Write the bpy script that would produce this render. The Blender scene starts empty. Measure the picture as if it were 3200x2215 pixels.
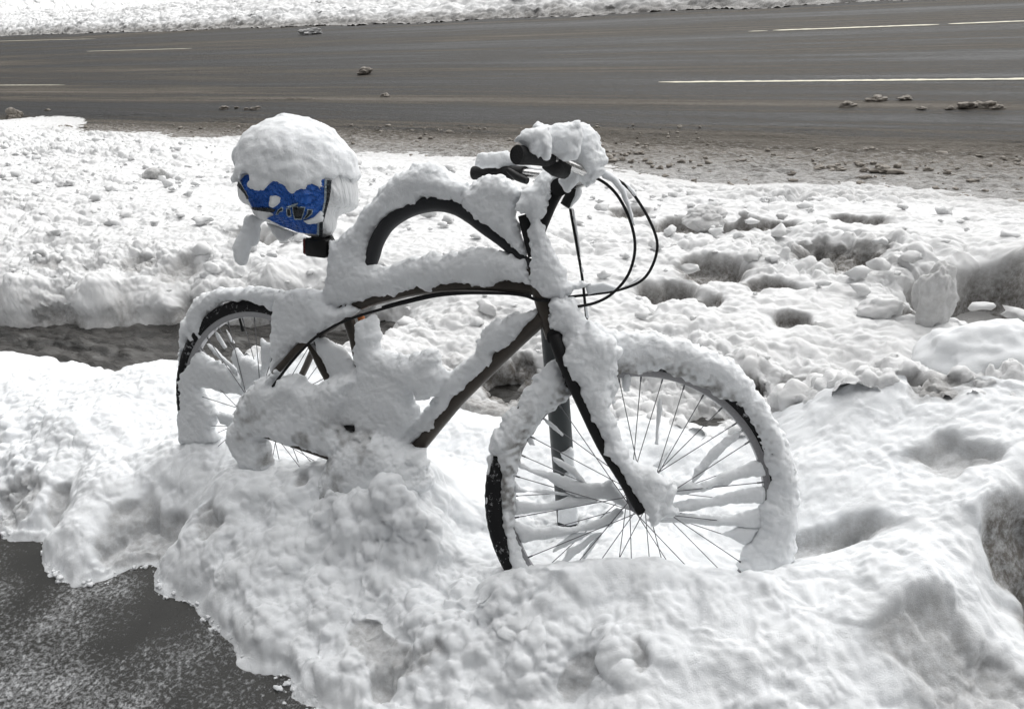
import bpy, math, random
import numpy as np
from mathutils import Vector, Matrix

random.seed(7)
sc = bpy.context.scene
col = sc.collection
R = math.radians

# ------------------------------------------------------------------ camera
W, H, FPX = 3200, 2215, 2478.06
_p, _r, _y, LEAN, TILT, STEER = [R(v) for v in (27.8199, -6.116, 27.7288, 15.4246, -1.7024, 23.962)]
def _yaw(v):
    c, s = math.cos(_y), math.sin(_y)
    return np.array([v[0]*c - v[1]*s, v[0]*s + v[1]*c, v[2]])
FW = np.array([0, math.cos(_p), -math.sin(_p)]); UP = np.array([0, math.sin(_p), math.cos(_p)]); RT = np.array([1., 0, 0])
_c, _s = math.cos(_r), math.sin(_r)
RT, UP = _c*RT + _s*UP, -_s*RT + _c*UP
FW, RT, UP = _yaw(FW), _yaw(RT), _yaw(UP)
CAM = np.array([0, 0, 1.515])

def ray(x, y): return FW + RT*((x - W/2)/FPX) - UP*((y - H/2)/FPX)
def G(x, y, z=0.0):
    d = ray(x, y); return CAM + d*((z - CAM[2])/d[2])
def project(P):
    v = P - CAM; d = v @ FW
    return W/2 + FPX*(v @ RT)/d, H/2 - FPX*(v @ UP)/d

cd = bpy.data.cameras.new('camera'); cam = bpy.data.objects.new('camera', cd); col.objects.link(cam)
cd.sensor_width = 36; cd.lens = FPX/W*36; cd.clip_start = 0.05; cd.clip_end = 2000
M = Matrix(((RT[0], UP[0], -FW[0], CAM[0]), (RT[1], UP[1], -FW[1], CAM[1]), (RT[2], UP[2], -FW[2], CAM[2]), (0, 0, 0, 1)))
cam.matrix_world = M
sc.camera = cam

# ------------------------------------------------------------------ noise (numpy)
def _hash(ix, iy, iz, k):
    h = (ix.astype(np.int64)*374761393 + iy.astype(np.int64)*668265263 + iz.astype(np.int64)*2147483647 + k*1274126177) & 0xffffffff
    h = ((h ^ (h >> 13))*1274126177) & 0xffffffff
    h = ((h ^ (h >> 16))*2246822519) & 0xffffffff
    h = h ^ (h >> 15)
    return (h & 0xffffff).astype(np.float32)/np.float32(0xffffff)
def noise3(x, y, z, seed=0):
    x0 = np.floor(x); y0 = np.floor(y); z0 = np.floor(z)
    fx = (x - x0).astype(np.float32); fy = (y - y0).astype(np.float32); fz = (z - z0).astype(np.float32)
    u = fx*fx*(3 - 2*fx); v = fy*fy*(3 - 2*fy); w = fz*fz*(3 - 2*fz)
    r = 0
    for dx in (0, 1):
        wx = u if dx else 1 - u
        for dy in (0, 1):
            wy = v if dy else 1 - v
            for dz in (0, 1):
                wz = w if dz else 1 - w
                r = r + wx*wy*wz*_hash(x0 + dx, y0 + dy, z0 + dz, seed)
    return r*2 - 1
def noise2(x, y, seed=0):
    x0 = np.floor(x); y0 = np.floor(y)
    fx = (x - x0).astype(np.float32); fy = (y - y0).astype(np.float32)
    u = fx*fx*(3 - 2*fx); v = fy*fy*(3 - 2*fy)
    o = np.zeros_like(x0)
    a = _hash(x0, y0, o, seed); b = _hash(x0+1, y0, o, seed); c = _hash(x0, y0+1, o, seed); d = _hash(x0+1, y0+1, o, seed)
    return ((a*(1-u) + b*u)*(1-v) + (c*(1-u) + d*u)*v)*2 - 1
def fbm2(x, y, seed=0, n=3):
    r = 0; a = 1; t = 0
    for i in range(n):
        r = r + a*noise2(x, y, seed + i); t += a; a *= .5; x = x*2.03 + 5.1; y = y*2.03 + 1.7
    return r/t
def bumps2(x, y, seed=0, rad=.75):
    """rounded clods: 0..1, one soft dome per cell, creases between"""
    x0 = np.floor(x); y0 = np.floor(y); best = np.zeros(x.shape, np.float32)
    o = np.zeros_like(x0)
    for dx in (-1, 0, 1):
        for dy in (-1, 0, 1):
            cx, cy = x0 + dx, y0 + dy
            px = cx + .1 + .8*_hash(cx, cy, o, seed); py = cy + .1 + .8*_hash(cx, cy, o, seed + 11)
            r = rad*(.55 + .6*_hash(cx, cy, o, seed + 23))
            q = 1 - ((x - px)**2 + (y - py)**2)/(r*r)
            best = np.maximum(best, np.sqrt(np.maximum(q, 0))*r/rad)
    return best

# ------------------------------------------------------------------ materials
def mat(name):
    m = bpy.data.materials.new(name); m.use_nodes = True
    nt = m.node_tree; b = nt.nodes['Principled BSDF']
    return m, nt, b
def N(nt, t, **kw):
    n = nt.nodes.new(t)
    for k, v in kw.items():
        if k.startswith('i_'): n.inputs[k[2:].replace('_', ' ')].default_value = v
        else: setattr(n, k, v)
    return n
def ramp(nt, stops, src=None):
    r = nt.nodes.new('ShaderNodeValToRGB'); e = r.color_ramp.elements
    while len(e) < len(stops): e.new(.5)
    for k, (p, c) in enumerate(stops):
        e[k].position = p; e[k].color = (c[0], c[1], c[2], 1) if hasattr(c, '__len__') else (c, c, c, 1)
    if src is not None: nt.links.new(src, r.inputs[0])
    return r
def mix(nt, fac, a, b):
    m = nt.nodes.new('ShaderNodeMix'); m.data_type = 'RGBA'
    for s, v in ((0, fac), (6, a), (7, b)):
        if hasattr(v, 'is_linked'): nt.links.new(v, m.inputs[s])
        elif s == 0: m.inputs[0].default_value = v
        else: m.inputs[s].default_value = (*v, 1)
    return m.outputs[2]
def math_(nt, op, a, b=0.0):
    m = nt.nodes.new('ShaderNodeMath'); m.operation = op
    for s, v in ((0, a), (1, b)):
        if hasattr(v, 'is_linked'): nt.links.new(v, m.inputs[s])
        else: m.inputs[s].default_value = v
    return m.outputs[0]

def snow_material(name, dirt_shade=False, grain=1.0, tint=(.86, .88, .90)):
    m, nt, b = mat(name)
    tc = N(nt, 'ShaderNodeTexCoord')
    n1 = N(nt, 'ShaderNodeTexNoise', i_Scale=210., i_Detail=6., i_Roughness=.8)
    n2 = N(nt, 'ShaderNodeTexNoise', i_Scale=520., i_Detail=2.)
    n3 = N(nt, 'ShaderNodeTexNoise', i_Scale=9., i_Detail=6., i_Roughness=.65)
    for n in (n1, n2, n3): nt.links.new(tc.outputs['Object'], n.inputs['Vector'])
    b1 = N(nt, 'ShaderNodeBump', i_Strength=.6*grain, i_Distance=.007)
    b2 = N(nt, 'ShaderNodeBump', i_Strength=.5*grain, i_Distance=.002)
    nt.links.new(n1.outputs[0], b1.inputs['Height']); nt.links.new(n2.outputs[0], b2.inputs['Height'])
    nt.links.new(b1.outputs[0], b2.inputs['Normal']); nt.links.new(b2.outputs[0], b.inputs['Normal'])
    c = mix(nt, ramp(nt, [(.35, 0), (.75, 1)], n3.outputs[0]).outputs[0], tint, (tint[0]*.93, tint[1]*.925, tint[2]*.915))
    if dirt_shade:
        at = N(nt, 'ShaderNodeAttribute', attribute_name='dirt_shade')
        nd = N(nt, 'ShaderNodeTexNoise', i_Scale=45., i_Detail=6., i_Roughness=.75)
        nt.links.new(tc.outputs['Object'], nd.inputs['Vector'])
        f = math_(nt, 'MULTIPLY', at.outputs['Fac'], math_(nt, 'ADD', math_(nt, 'MULTIPLY', nd.outputs[0], 2.2), -.3))
        f.node.use_clamp = True
        dc = mix(nt, nd.outputs[0], (.045, .040, .035), (.25, .232, .21))  # dark tone: real grime, plus shade painted into hollows and the bank face
        c = mix(nt, f, c, dc)
    nt.links.new(c, b.inputs['Base Color'])
    b.inputs['Roughness'].default_value = .75
    b.inputs['Specular IOR Level'].default_value = .25
    b.inputs['Subsurface Weight'].default_value = .6; b.inputs['Subsurface Radius'].default_value = (1, 1, 1); b.inputs['Subsurface Scale'].default_value = .006
    return m
SNOW = snow_material('fresh_snow')
BANK = snow_material('bank_snow', True)
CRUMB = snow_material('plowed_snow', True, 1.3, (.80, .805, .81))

def plain(name, c, rough=.5, metal=0., bump=0., bscale=200., spec=.5, var=.25):
    m, nt, b = mat(name)
    tc = N(nt, 'ShaderNodeTexCoord')
    n = N(nt, 'ShaderNodeTexNoise', i_Scale=bscale, i_Detail=4.)
    nt.links.new(tc.outputs['Object'], n.inputs['Vector'])
    nt.links.new(mix(nt, n.outputs[0], tuple(v*(1 - var) for v in c), tuple(min(1, v*(1 + var)) for v in c)), b.inputs['Base Color'])
    nt.links.new(ramp(nt, [(.3, rough*.8), (.7, min(1, rough*1.2))], n.outputs[0]).outputs[0], b.inputs['Roughness'])
    b.inputs['Metallic'].default_value = metal; b.inputs['Specular IOR Level'].default_value = spec
    if bump:
        bp = N(nt, 'ShaderNodeBump', i_Strength=bump, i_Distance=.002)
        nt.links.new(n.outputs[0], bp.inputs['Height']); nt.links.new(bp.outputs[0], b.inputs['Normal'])
    return m
RUBBER, _nt, _b = mat('snow_dusted_rubber')
_tc = N(_nt, 'ShaderNodeTexCoord'); _n1 = N(_nt, 'ShaderNodeTexNoise', i_Scale=70., i_Detail=6., i_Roughness=.75); _n2 = N(_nt, 'ShaderNodeTexNoise', i_Scale=14., i_Detail=2.)
for _q in (_n1, _n2): _nt.links.new(_tc.outputs['Object'], _q.inputs['Vector'])
_f = ramp(_nt, [(.60, 0), (.70, .9)], math_(_nt, 'ADD', math_(_nt, 'MULTIPLY', _n1.outputs[0], .75), math_(_nt, 'MULTIPLY', _n2.outputs[0], .36)))
_nt.links.new(mix(_nt, _f.outputs[0], (.007, .007, .008), (.75, .76, .78)), _b.inputs['Base Color']); _b.inputs['Roughness'].default_value = .8; _b.inputs['Specular IOR Level'].default_value = .3
_bp = N(_nt, 'ShaderNodeBump', i_Strength=.8, i_Distance=.004); _nt.links.new(_f.outputs[0], _bp.inputs['Height']); _nt.links.new(_bp.outputs[0], _b.inputs['Normal'])
BLACK = plain('black_metal', (.006, .006, .0065), .55, spec=.3)
GRIP = plain('grip_rubber', (.005, .005, .0055), .85, bump=.5, bscale=400)
PAINT = plain('bronze_paint', (.050, .041, .033), .42, .3, var=.5, bscale=40)
RUST = plain('rusty_paint', (.42, .13, .03), .6, var=.5, bscale=60)
STEEL = plain('spoke_steel', (.16, .16, .17), .4, .8)
RIMM = plain('rim_alloy', (.30, .30, .31), .38, .85)
CHROME = plain('bar_alloy', (.62, .61, .6), .25, 1.)
SLEEVE = plain('lock_sleeve', (.014, .015, .018), .6, bump=.7, bscale=500)
POST = plain('painted_post', (.022, .028, .030), .5, bump=.3, bscale=90, var=.4)
CABLE = plain('cable_housing', (.006, .006, .007), .6, spec=.3)
RED = plain('red_lens', (.10, .004, .006), .3)
BAGW, _nt, _b = mat('white_plastic_film')
_n = N(_nt, 'ShaderNodeTexNoise', i_Scale=14., i_Detail=5., i_Distortion=1.2); _tc = N(_nt, 'ShaderNodeTexCoord')
_mp = N(_nt, 'ShaderNodeMapping'); _mp.inputs['Scale'].default_value = (2.2, 2.2, .7)
_nt.links.new(_tc.outputs['Object'], _mp.inputs[0]); _nt.links.new(_mp.outputs[0], _n.inputs['Vector'])
_bp = N(_nt, 'ShaderNodeBump', i_Strength=.9, i_Distance=.02); _nt.links.new(_n.outputs[0], _bp.inputs['Height']); _nt.links.new(_bp.outputs[0], _b.inputs['Normal'])
_b.inputs['Base Color'].default_value = (.72, .73, .74, 1); _b.inputs['Roughness'].default_value = .35
def film(name, c):
    m, nt, b = mat(name)
    tc = N(nt, 'ShaderNodeTexCoord'); n = N(nt, 'ShaderNodeTexNoise', i_Scale=22., i_Detail=4., i_Distortion=1.5)
    nt.links.new(tc.outputs['Object'], n.inputs['Vector'])
    bp = N(nt, 'ShaderNodeBump', i_Strength=1., i_Distance=.03); nt.links.new(n.outputs[0], bp.inputs['Height']); nt.links.new(bp.outputs[0], b.inputs['Normal'])
    nt.links.new(mix(nt, n.outputs[0], tuple(v*.8 for v in c), tuple(min(1, v*1.2) for v in c)), b.inputs['Base Color'])
    b.inputs['Roughness'].default_value = .32
    return m
BAGB = film('blue_printed_film', (.014, .11, .46)); BAGK = film('dark_printed_film', (.012, .018, .024)); BAGP = film('pale_printed_film', (.42, .5, .55))

# ------------------------------------------------------------------ mesh helpers
def mesh_np(name, V, F4, m, parent=None, smooth=True, attrs=None):
    me = bpy.data.meshes.new(name)
    V = np.ascontiguousarray(V, np.float32); F4 = np.ascontiguousarray(F4, np.int32)
    k = F4.shape[1]
    me.vertices.add(len(V)); me.vertices.foreach_set('co', V.ravel())
    me.loops.add(F4.size); me.loops.foreach_set('vertex_index', F4.ravel())
    me.polygons.add(len(F4)); me.polygons.foreach_set('loop_start', np.arange(len(F4), dtype=np.int32)*k)
    me.update(calc_edges=True)
    if smooth: me.polygons.foreach_set('use_smooth', np.ones(len(F4), bool))
    for an, av in (attrs or {}).items():
        a = me.attributes.new(an, 'FLOAT', 'POINT'); a.data.foreach_set('value', np.ascontiguousarray(av, np.float32).ravel())
    me.materials.append(m)
    o = bpy.data.objects.new(name, me); col.objects.link(o)
    if parent is not None: o.parent = parent; o.matrix_parent_inverse = Matrix.Translation(-parent_loc(parent))
    return o
def parent_loc(o):
    v = Vector((0, 0, 0))
    while o is not None: v = v + o.location; o = o.parent if o.parent and not o.matrix_parent_inverse.translation.length else None
    return v
def thing(name, loc, label, cat, group=None):
    o = bpy.data.objects.new(name, None); col.objects.link(o); o.location = loc; o.empty_display_size = .1
    o['label'] = label; o['category'] = cat
    if group: o['group'] = group
    return o
class MB:
    def __init__(s): s.v = []; s.f = []
    def add(s, V, F):
        n = len(s.v); s.v += [tuple(map(float, p)) for p in V]; s.f += [tuple(i + n for i in f) for f in F]; return s
    def tube(s, pts, rad, seg=12, sub=0, cap=True, flat=1.0):
        P = np.array(pts, float); r = np.full(len(P), rad, float) if np.isscalar(rad) else np.array(rad, float)
        if sub:
            t = np.linspace(0, len(P) - 1, (len(P) - 1)*sub + 1); i = np.clip(t.astype(int), 0, len(P) - 2); u = (t - i)[:, None]
            g = lambda j: P[np.clip(j, 0, len(P) - 1)]
            p0, p1, p2, p3 = g(i - 1), g(i), g(i + 1), g(i + 2)
            r = np.interp(t, np.arange(len(r)), r)
            P = .5*((2*p1) + (-p0 + p2)*u + (2*p0 - 5*p1 + 4*p2 - p3)*u**2 + (-p0 + 3*p1 - 3*p2 + p3)*u**3)
        T = np.gradient(P, axis=0); T /= np.linalg.norm(T, axis=1)[:, None] + 1e-12
        a = np.array([0, 0, 1.]) if abs(T[0][2]) < .9 else np.array([1., 0, 0])
        n = np.cross(T[0], a); n /= np.linalg.norm(n); V = []; F = []
        for k in range(len(P)):
            n = n - T[k]*(n @ T[k]); n /= np.linalg.norm(n); b = np.cross(T[k], n)
            for j in range(seg):
                q = 2*math.pi*j/seg; V.append(P[k] + r[k]*(math.cos(q)*n + flat*math.sin(q)*b))
        for k in range(len(P) - 1):
            for j in range(seg):
                a0 = k*seg + j; a1 = k*seg + (j + 1) % seg; F.append((a0, a1, a1 + seg, a0 + seg))
        if cap:
            F.append(tuple(range(seg))[::-1]); F.append(tuple((len(P) - 1)*seg + j for j in range(seg)))
        return s.add(V, F)
    def box(s, c, ax, ay, az, bev=.12):
        c = np.array(c); ax, ay, az = map(np.array, (ax, ay, az)); V = []; F = []
        # chamfered box
        k = 1 - bev
        pts = []
        for sx in (-1, 1):
            for sy in (-1, 1):
                for sz in (-1, 1):
                    for (a, b_, d) in ((1, k, k), (k, 1, k), (k, k, 1)):
                        pts.append(c + sx*a*ax + sy*b_*ay + sz*d*az)
        import bmesh
        bm = bmesh.new()
        for q in pts: bm.verts.new(q)
        bmesh.ops.convex_hull(bm, input=bm.verts); bm.verts.index_update()
        V = [v.co[:] for v in bm.verts]; F = [tuple(v.index for v in f.verts) for f in bm.faces]; bm.free()
        return s.add(V, F)
    def build(s, name, m, parent=None, smooth=True, label=None):
        me = bpy.data.meshes.new(name); me.from_pydata(s.v, [], s.f); me.update()
        if smooth:
            me.polygons.foreach_set('use_smooth', np.ones(len(me.polygons), bool))
            me.set_sharp_from_angle(angle=R(40))
        me.materials.append(m)
        o = bpy.data.objects.new(name, me); col.objects.link(o)
        if parent is not None: o.parent = parent; o.matrix_parent_inverse = Matrix.Translation(-parent_loc(parent))
        if label: o['label'] = label
        return o

# naive surface nets
def surface_nets(Fd, org, h):
    nx, ny, nz = Fd.shape
    ins = Fd < 0
    cnt = np.zeros((nx-1, ny-1, nz-1), np.int8)
    for dx in (0, 1):
        for dy in (0, 1):
            for dz in (0, 1):
                cnt += ins[dx:nx-1+dx, dy:ny-1+dy, dz:nz-1+dz]
    act = (cnt > 0) & (cnt < 8)
    idx = np.full(act.shape, -1, np.int32); I, J, K = np.nonzero(act); idx[I, J, K] = np.arange(len(I))
    acc = np.zeros((len(I), 3)); n = np.zeros(len(I))
    cor = [(a, b, c) for a in (0, 1) for b in (0, 1) for c in (0, 1)]
    for a in cor:
        for d in range(3):
            if a[d] == 0:
                b = list(a); b[d] = 1
                fa = Fd[I + a[0], J + a[1], K + a[2]]; fb = Fd[I + b[0], J + b[1], K + b[2]]
                x = (fa < 0) != (fb < 0)
                t = np.where(x, fa/np.where(x, fa - fb, 1), 0)
                p = np.array(a, float)[None].repeat(len(I), 0); p[:, d] = t
                acc += p*x[:, None]; n += x
    V = np.stack([I, J, K], 1) + acc/n[:, None]
    Q = []
    for d in range(3):
        e, f = [(1, 2), (2, 0), (0, 1)][d]
        sl0 = [slice(None)]*3; sl1 = [slice(None)]*3
        sl0[d] = slice(0, -1); sl1[d] = slice(1, None)
        A = ins[tuple(sl0)]; B = ins[tuple(sl1)]
        P = np.argwhere(A != B)
        ok = np.ones(len(P), bool)
        for q in (e, f): ok &= (P[:, q] > 0) & (P[:, q] < Fd.shape[q] - 1)
        P = P[ok]
        if not len(P): continue
        flip = ins[P[:, 0], P[:, 1], P[:, 2]]
        def at(oe, of):
            q = P.copy(); q[:, e] += oe; q[:, f] += of
            return idx[q[:, 0], q[:, 1], q[:, 2]]
        quad = np.stack([at(-1, -1), at(0, -1), at(0, 0), at(-1, 0)], 1)
        quad[~flip] = quad[~flip][:, ::-1]
        Q.append(quad)
    return np.array(org)[None] + V*h, np.concatenate(Q)

def poly_sd(px, py, poly):
    """signed distance, positive inside"""
    P = np.asarray(poly, float); d = np.full(px.shape, 1e9); ins = np.zeros(px.shape, bool)
    for k in range(len(P)):
        a = P[k]; b = P[(k + 1) % len(P)]; e = b - a; L = e @ e + 1e-15
        t = np.clip(((px - a[0])*e[0] + (py - a[1])*e[1])/L, 0, 1)
        d = np.minimum(d, (px - a[0] - t*e[0])**2 + (py - a[1] - t*e[1])**2)
        c = (a[1] > py) != (b[1] > py)
        if abs(e[1]) > 1e-15: ins ^= c & (px < a[0] + (py - a[1])/e[1]*e[0])
    d = np.sqrt(d); return np.where(ins, d, -d)
def blur(d, k=1):
    for _ in range(k):
        p = np.pad(d, 1, mode='edge')
        d = (p[:-2, 1:-1] + p[2:, 1:-1] + p[1:-1, :-2] + p[1:-1, 2:] + 2*p[1:-1, 1:-1])/6
    return d

class Frame:
    def __init__(s, O, A, B, Nn): s.O, s.A, s.B, s.N = [np.array(v, float) for v in (O, A, B, Nn)]
    def pt(s, x, y, n=0.0):
        d = ray(x, y); o = s.O + n*s.N; return CAM + d*(((o - CAM) @ s.N)/(d @ s.N))
    def ab(s, x, y, n=0.0):
        v = s.pt(x, y, n) - s.O; return np.array([v @ s.A, v @ s.B])
    def w(s, V): return s.O + V[:, :1]*s.A + V[:, 1:2]*s.B + V[:, 2:3]*s.N

CR = {'A': (500, 350, 2.881), 'B': (500, 850, 2.881), 'C': (1000, 850, 2.881), 'D': (1100, 450, 2.881), 'E': (1450, 1300, 2.881),
      'F': (1800, 1000, 2.881), 'G': (730, 540, 7.206), 'H': (1600, 440, 4.612), 'J': (500, 1250, 2.881), '3': (1400, 350, 2.128),
      '4': (1450, 950, 1.68), 'S': (0, 0, 1.), 'Z': (0, 0, .7206)}
def px(c, pts):
    o = CR[c]; return [(o[0] + p[0]/o[2], o[1] + p[1]/o[2]) + tuple(p[2:]) for p in pts]

def snow_lump(name, fr, pieces, parent, h=.004, jag=1.0, m=None, seed=0, lump=1.0, dirtf=None):
    """pieces: (crop, outline, half thickness[, offset along the frame normal]) - rounded snow bodies in a frame, united"""
    polys = []
    for pc in pieces:
        c, pts, T = pc[:3]; off = pc[3] if len(pc) > 3 else 0.0
        polys.append((np.array([fr.ab(x, y, off) for x, y in px(c, pts)]), T, off))
    allp = np.concatenate([p for p, _, _ in polys]); Tm = max(t for _, t, _ in polys) ; mg = .02
    lo = np.array([*(allp.min(0) - mg), min(o - t for _, t, o in polys) - .012]); hi = np.array([*(allp.max(0) + mg), max(o + t for _, t, o in polys) + .012])
    n = np.ceil((hi - lo)/h).astype(int) + 1
    a = lo[0] + np.arange(n[0])*h; b = lo[1] + np.arange(n[1])*h; c = (lo[2] + np.arange(n[2])*h).astype(np.float32)
    phi = np.full(n, .04, np.float32); TL = np.full(n[:2], .2, np.float32)
    for k, (P, T, off) in enumerate(polys):
        i0 = np.clip(((P.min(0) - mg - lo[:2])/h).astype(int), 0, None); i1 = np.minimum(((P.max(0) + mg - lo[:2])/h).astype(int) + 2, n[:2])
        AA, BB = np.meshgrid(a[i0[0]:i1[0]], b[i0[1]:i1[1]], indexing='ij')
        d = poly_sd(AA, BB, P)
        js = jag*min(1, T/.026)**1.3
        if T > .02: d = blur(d, 2)
        d = d + js*(.0045*noise2(AA/.026, BB/.026, seed + k) + .0040*noise2(AA/.011, BB/.011, seed + k + 50) + .0022*noise2(AA/.0055, BB/.0055, seed + k + 80))
        d = np.minimum(d, T)
        z = c - off
        q = np.where(d > 0, 2*T*d - d*d, 2*T*d)
        f = ((z*z)[None, None, :] - q[:, :, None].astype(np.float32))/(2*T)
        blk = phi[i0[0]:i1[0], i0[1]:i1[1], :]
        kk = min(.012, T*.5)
        tl = TL[i0[0]:i1[0], i0[1]:i1[1]]; np.maximum(tl, np.where(d > -.006, min(1, T/.028), 0), out=tl)
        hh = np.clip(.5 + .5*(blk - f)/kk, 0, 1)
        phi[i0[0]:i1[0], i0[1]:i1[1], :] = blk*(1 - hh) + f*hh - kk*hh*(1 - hh)
    near = np.abs(phi) < .015
    I, J, K = np.nonzero(near)
    X, Y, Z = a[I], b[J], c[K]
    phi[I, J, K] += lump*TL[I, J]*(.0050*noise3(X/.075, Y/.075, Z/.075, seed + 6) + .0026*noise3(X/.035, Y/.035, Z/.035, seed + 7) + .0015*noise3(X/.013, Y/.013, Z/.013, seed + 8) + .0014*noise3(X/.0062, Y/.0062, Z/.0062, seed + 9)).astype(np.float32)
    phi[0] = phi[-1] = .04; phi[:, 0] = phi[:, -1] = .04; phi[:, :, 0] = phi[:, :, -1] = .04
    V, Q = surface_nets(phi, lo, h)
    L = np.arange(len(V))
    for _ in range(400):          # label the separate bodies, then drop stray specks
        mn = L[Q].min(1); L2 = L.copy()
        for k in range(4): np.minimum.at(L2, Q[:, k], mn)
        L2 = L2[L2]
        if (L2 == L).all(): break
        L = L2
    cnt = np.bincount(L, minlength=len(V)); ok = cnt[L] > max(60, .05*cnt.max())
    if len(pieces) == 1: ok = cnt[L] == cnt.max()
    mp_ = np.cumsum(ok) - 1; Q = mp_[Q[ok[Q[:, 0]]]]; V = V[ok]
    return mesh_np(name, fr.w(V), Q, m or (BANK if dirtf else SNOW), parent, attrs={'dirt_shade': dirtf(V)} if dirtf else None)

# ------------------------------------------------------------------ planes of the bicycle
O = np.array([-1.57668, 1.42560, CAM[2] - 1.17299])
fwd = np.array([1., 0, 0]); side = np.array([0, -1., 0]); zz = np.array([0, 0, 1.])
up_ = math.cos(LEAN)*zz - math.sin(LEAN)*side; S = math.cos(LEAN)*side + math.sin(LEAN)*zz
Fv = math.cos(TILT)*fwd + math.sin(TILT)*up_; U = math.cos(TILT)*up_ - math.sin(TILT)*fwd
HA, RAKE, WB = R(68), .075, 1.11638
AX = -math.cos(HA)*Fv + math.sin(HA)*U; PE = math.sin(HA)*Fv + math.cos(HA)*U
A0 = O + Fv*WB - PE*RAKE
c_, s_ = math.cos(STEER), math.sin(STEER)
PE2 = c_*PE - s_*S; S2 = c_*S + s_*PE
FH = A0 + PE2*RAKE
BK = Frame(O, Fv, U, S)              # plane of frame and rear wheel
FR = Frame(FH, PE2, AX, S2)          # plane of the turned front wheel
def bk(c, pts, n=0.0): return [BK.pt(p[0], p[1], p[2] if len(p) > 2 else n) for p in px(c, pts)]
def ft(c, pts, n=0.0): return [FR.pt(p[0], p[1], p[2] if len(p) > 2 else n) for p in px(c, pts)]

# ------------------------------------------------------------------ bicycle
bike = thing('bicycle', (O[0] + .55, 1.335, 0), 'snow-covered city bicycle with curved frame leaning on a post, its wheels sunk in a snowbank', 'bicycle')
BBp = BK.pt(1190, 1468)
f = MB()
f.tube(bk('C', [(1960, 150), (1700, 128), (1400, 118), (1200, 122), (1000, 138), (800, 168), (600, 215), (400, 272), (230, 330)]) , .0165, 14, 4)
f.tube(bk('C', [(230, 330)]) + bk('B', [(1560, 470), (1400, 560, .012), (1250, 680, .035), (1120, 820, .05), (1000, 950, .055), (880, 1120, .058), (800, 1300, .06)]), [.0165, .0145, .012, .0105, .01, .01, .01, .01], 12, 3)
f.tube(bk('B', [(1440, 560, 0), (1380, 700, -.03), (1290, 900, -.05), (1180, 1100, -.058)]) + [O - .06*S], [.011, .01, .01, .01, .01], 10, 3)
f.tube(bk('C', [(2010, 400), (1780, 612), (1500, 885), (1250, 1135), (1050, 1372), (850, 1600)]) + [BBp], .0185, 14, 3)
f.tube(bk('C', [(215, 290), (300, 560), (340, 720)]) + [BBp], .0155, 14, 2)
f.tube(bk('B', [(1345, 610), (1440, 800), (1535, 980)]) + [BBp], [.013, .0145, .0145, .0145], 12, 2)
f.tube(bk('J', [(780, 250, .058), (960, 310, .055), (1280, 420, .05), (1600, 530, .04)]) + [BBp + .03*S], .0115, 12, 2)
f.tube([O - .06*S, BBp - .03*S], .0105, 10)
f.tube([BBp - .036*S, BBp + .036*S], .022, 14)
f.tube([A0 + .43*AX, A0 + .60*AX], .0215, 16)
f.build('frame', PAINT, bike)
r_ = MB(); r_.tube(bk('C', [(365, 400, -.02), (395, 480, -.02), (460, 640, -.02), (500, 740, -.02)]), .010, 10, 2); r_.build('mudguard_stay', RUST, bike, label='rusty orange stay beside the seat tube')
MB().tube(bk('C', [(215, 290)]) + bk('A', [(1560, 1330), (1546, 1200, -.01), (1490, 1090, -.055), (1420, 960, -.075)]), .0135, 14, 2).build('seat_post', BLACK, bike)
sd = MB()
cs = BK.pt(930, 600)
for k, (l, w_, hh) in enumerate(((.15, .0, .02),)):
    V = []; F = []; nu, nv = 24, 10
    for i in range(nu + 1):
        t = i/nu; wd = (.024 + .075*max(0, 1 - (t/.75))**.8 if t < .75 else .024*math.sqrt(max(0, 1 - ((t - .75)/.25)**2)) + .002)
        for j in range(nv):
            q = 2*math.pi*j/nv; V.append(cs + Fv*(-.13 + .20*t) + S*wd*.75*math.cos(q) + U*(.02*math.sin(q) - .01))
    for i in range(nu):
        for j in range(nv):
            a = i*nv + j; b = i*nv + (j + 1) % nv; F.append((a, b, b + nv, a + nv))
    sd.add(V, F)
sd.build('saddle', BLACK, bike)
# fork and steering
fk = MB()
leg = [(1735, 1052), (1752, 1105), (1810, 1236), (1880, 1388), (1945, 1497), (2003, 1602)]
for sg in (1, -1):
    pl = []
    for k, (x, y) in enumerate(leg):
        a, b = FR.ab(x, y, .055); n = (.040, .050, .054, .055, .056, .056)[k]
        pl.append(FH + a*PE2 + b*AX + sg*n*S2)
    fk.tube(pl, [.0165, .0165, .0155, .0135, .0115, .0105], 12, 3, flat=1.0)
a, b = FR.ab(1735, 1052, .04)
top = FH + a*PE2 + b*AX
fk.tube([top - .048*S2, top + .048*S2], .02, 12)
fk.tube([top, A0 + .45*AX], .017, 12)
fk.build('fork', BLACK, bike)
MB().tube([FH - .062*S2, FH + .062*S2], .0065, 10).tube([FH + .056*S2, FH + .066*S2], .013, 10).tube([FH - .056*S2, FH - .066*S2], .013, 10).build('axle_nut', BLACK, bike)
MB().tube(ft('S', [(1672, 800), (1655, 735), (1640, 672)]), .0165, 14, 2).tube(ft('S', [(1668, 770), (1698, 690), (1722, 630), (1745, 588)]), [.013, .015, .0165, .017], 14, 3).tube(ft('S', [(1748, 585, -.03), (1748, 585, .03)]), .021, 14).build('stem', BLACK, bike)
RB = ft('S', [(1748, 585, 0), (1800, 573, .04), (1848, 560, .085), (1832, 540, .13), (1770, 512, .165), (1715, 497, .19)])
LB = ft('S', [(1748, 585, 0), (1800, 580, -.05), (1800, 570, -.11), (1740, 556, -.16), (1690, 548, -.185), (1635, 541, -.21)])
MB().tube(RB, .0112, 14, 5).tube(LB, .0112, 14, 5).build('handlebar', CHROME, bike)
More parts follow.
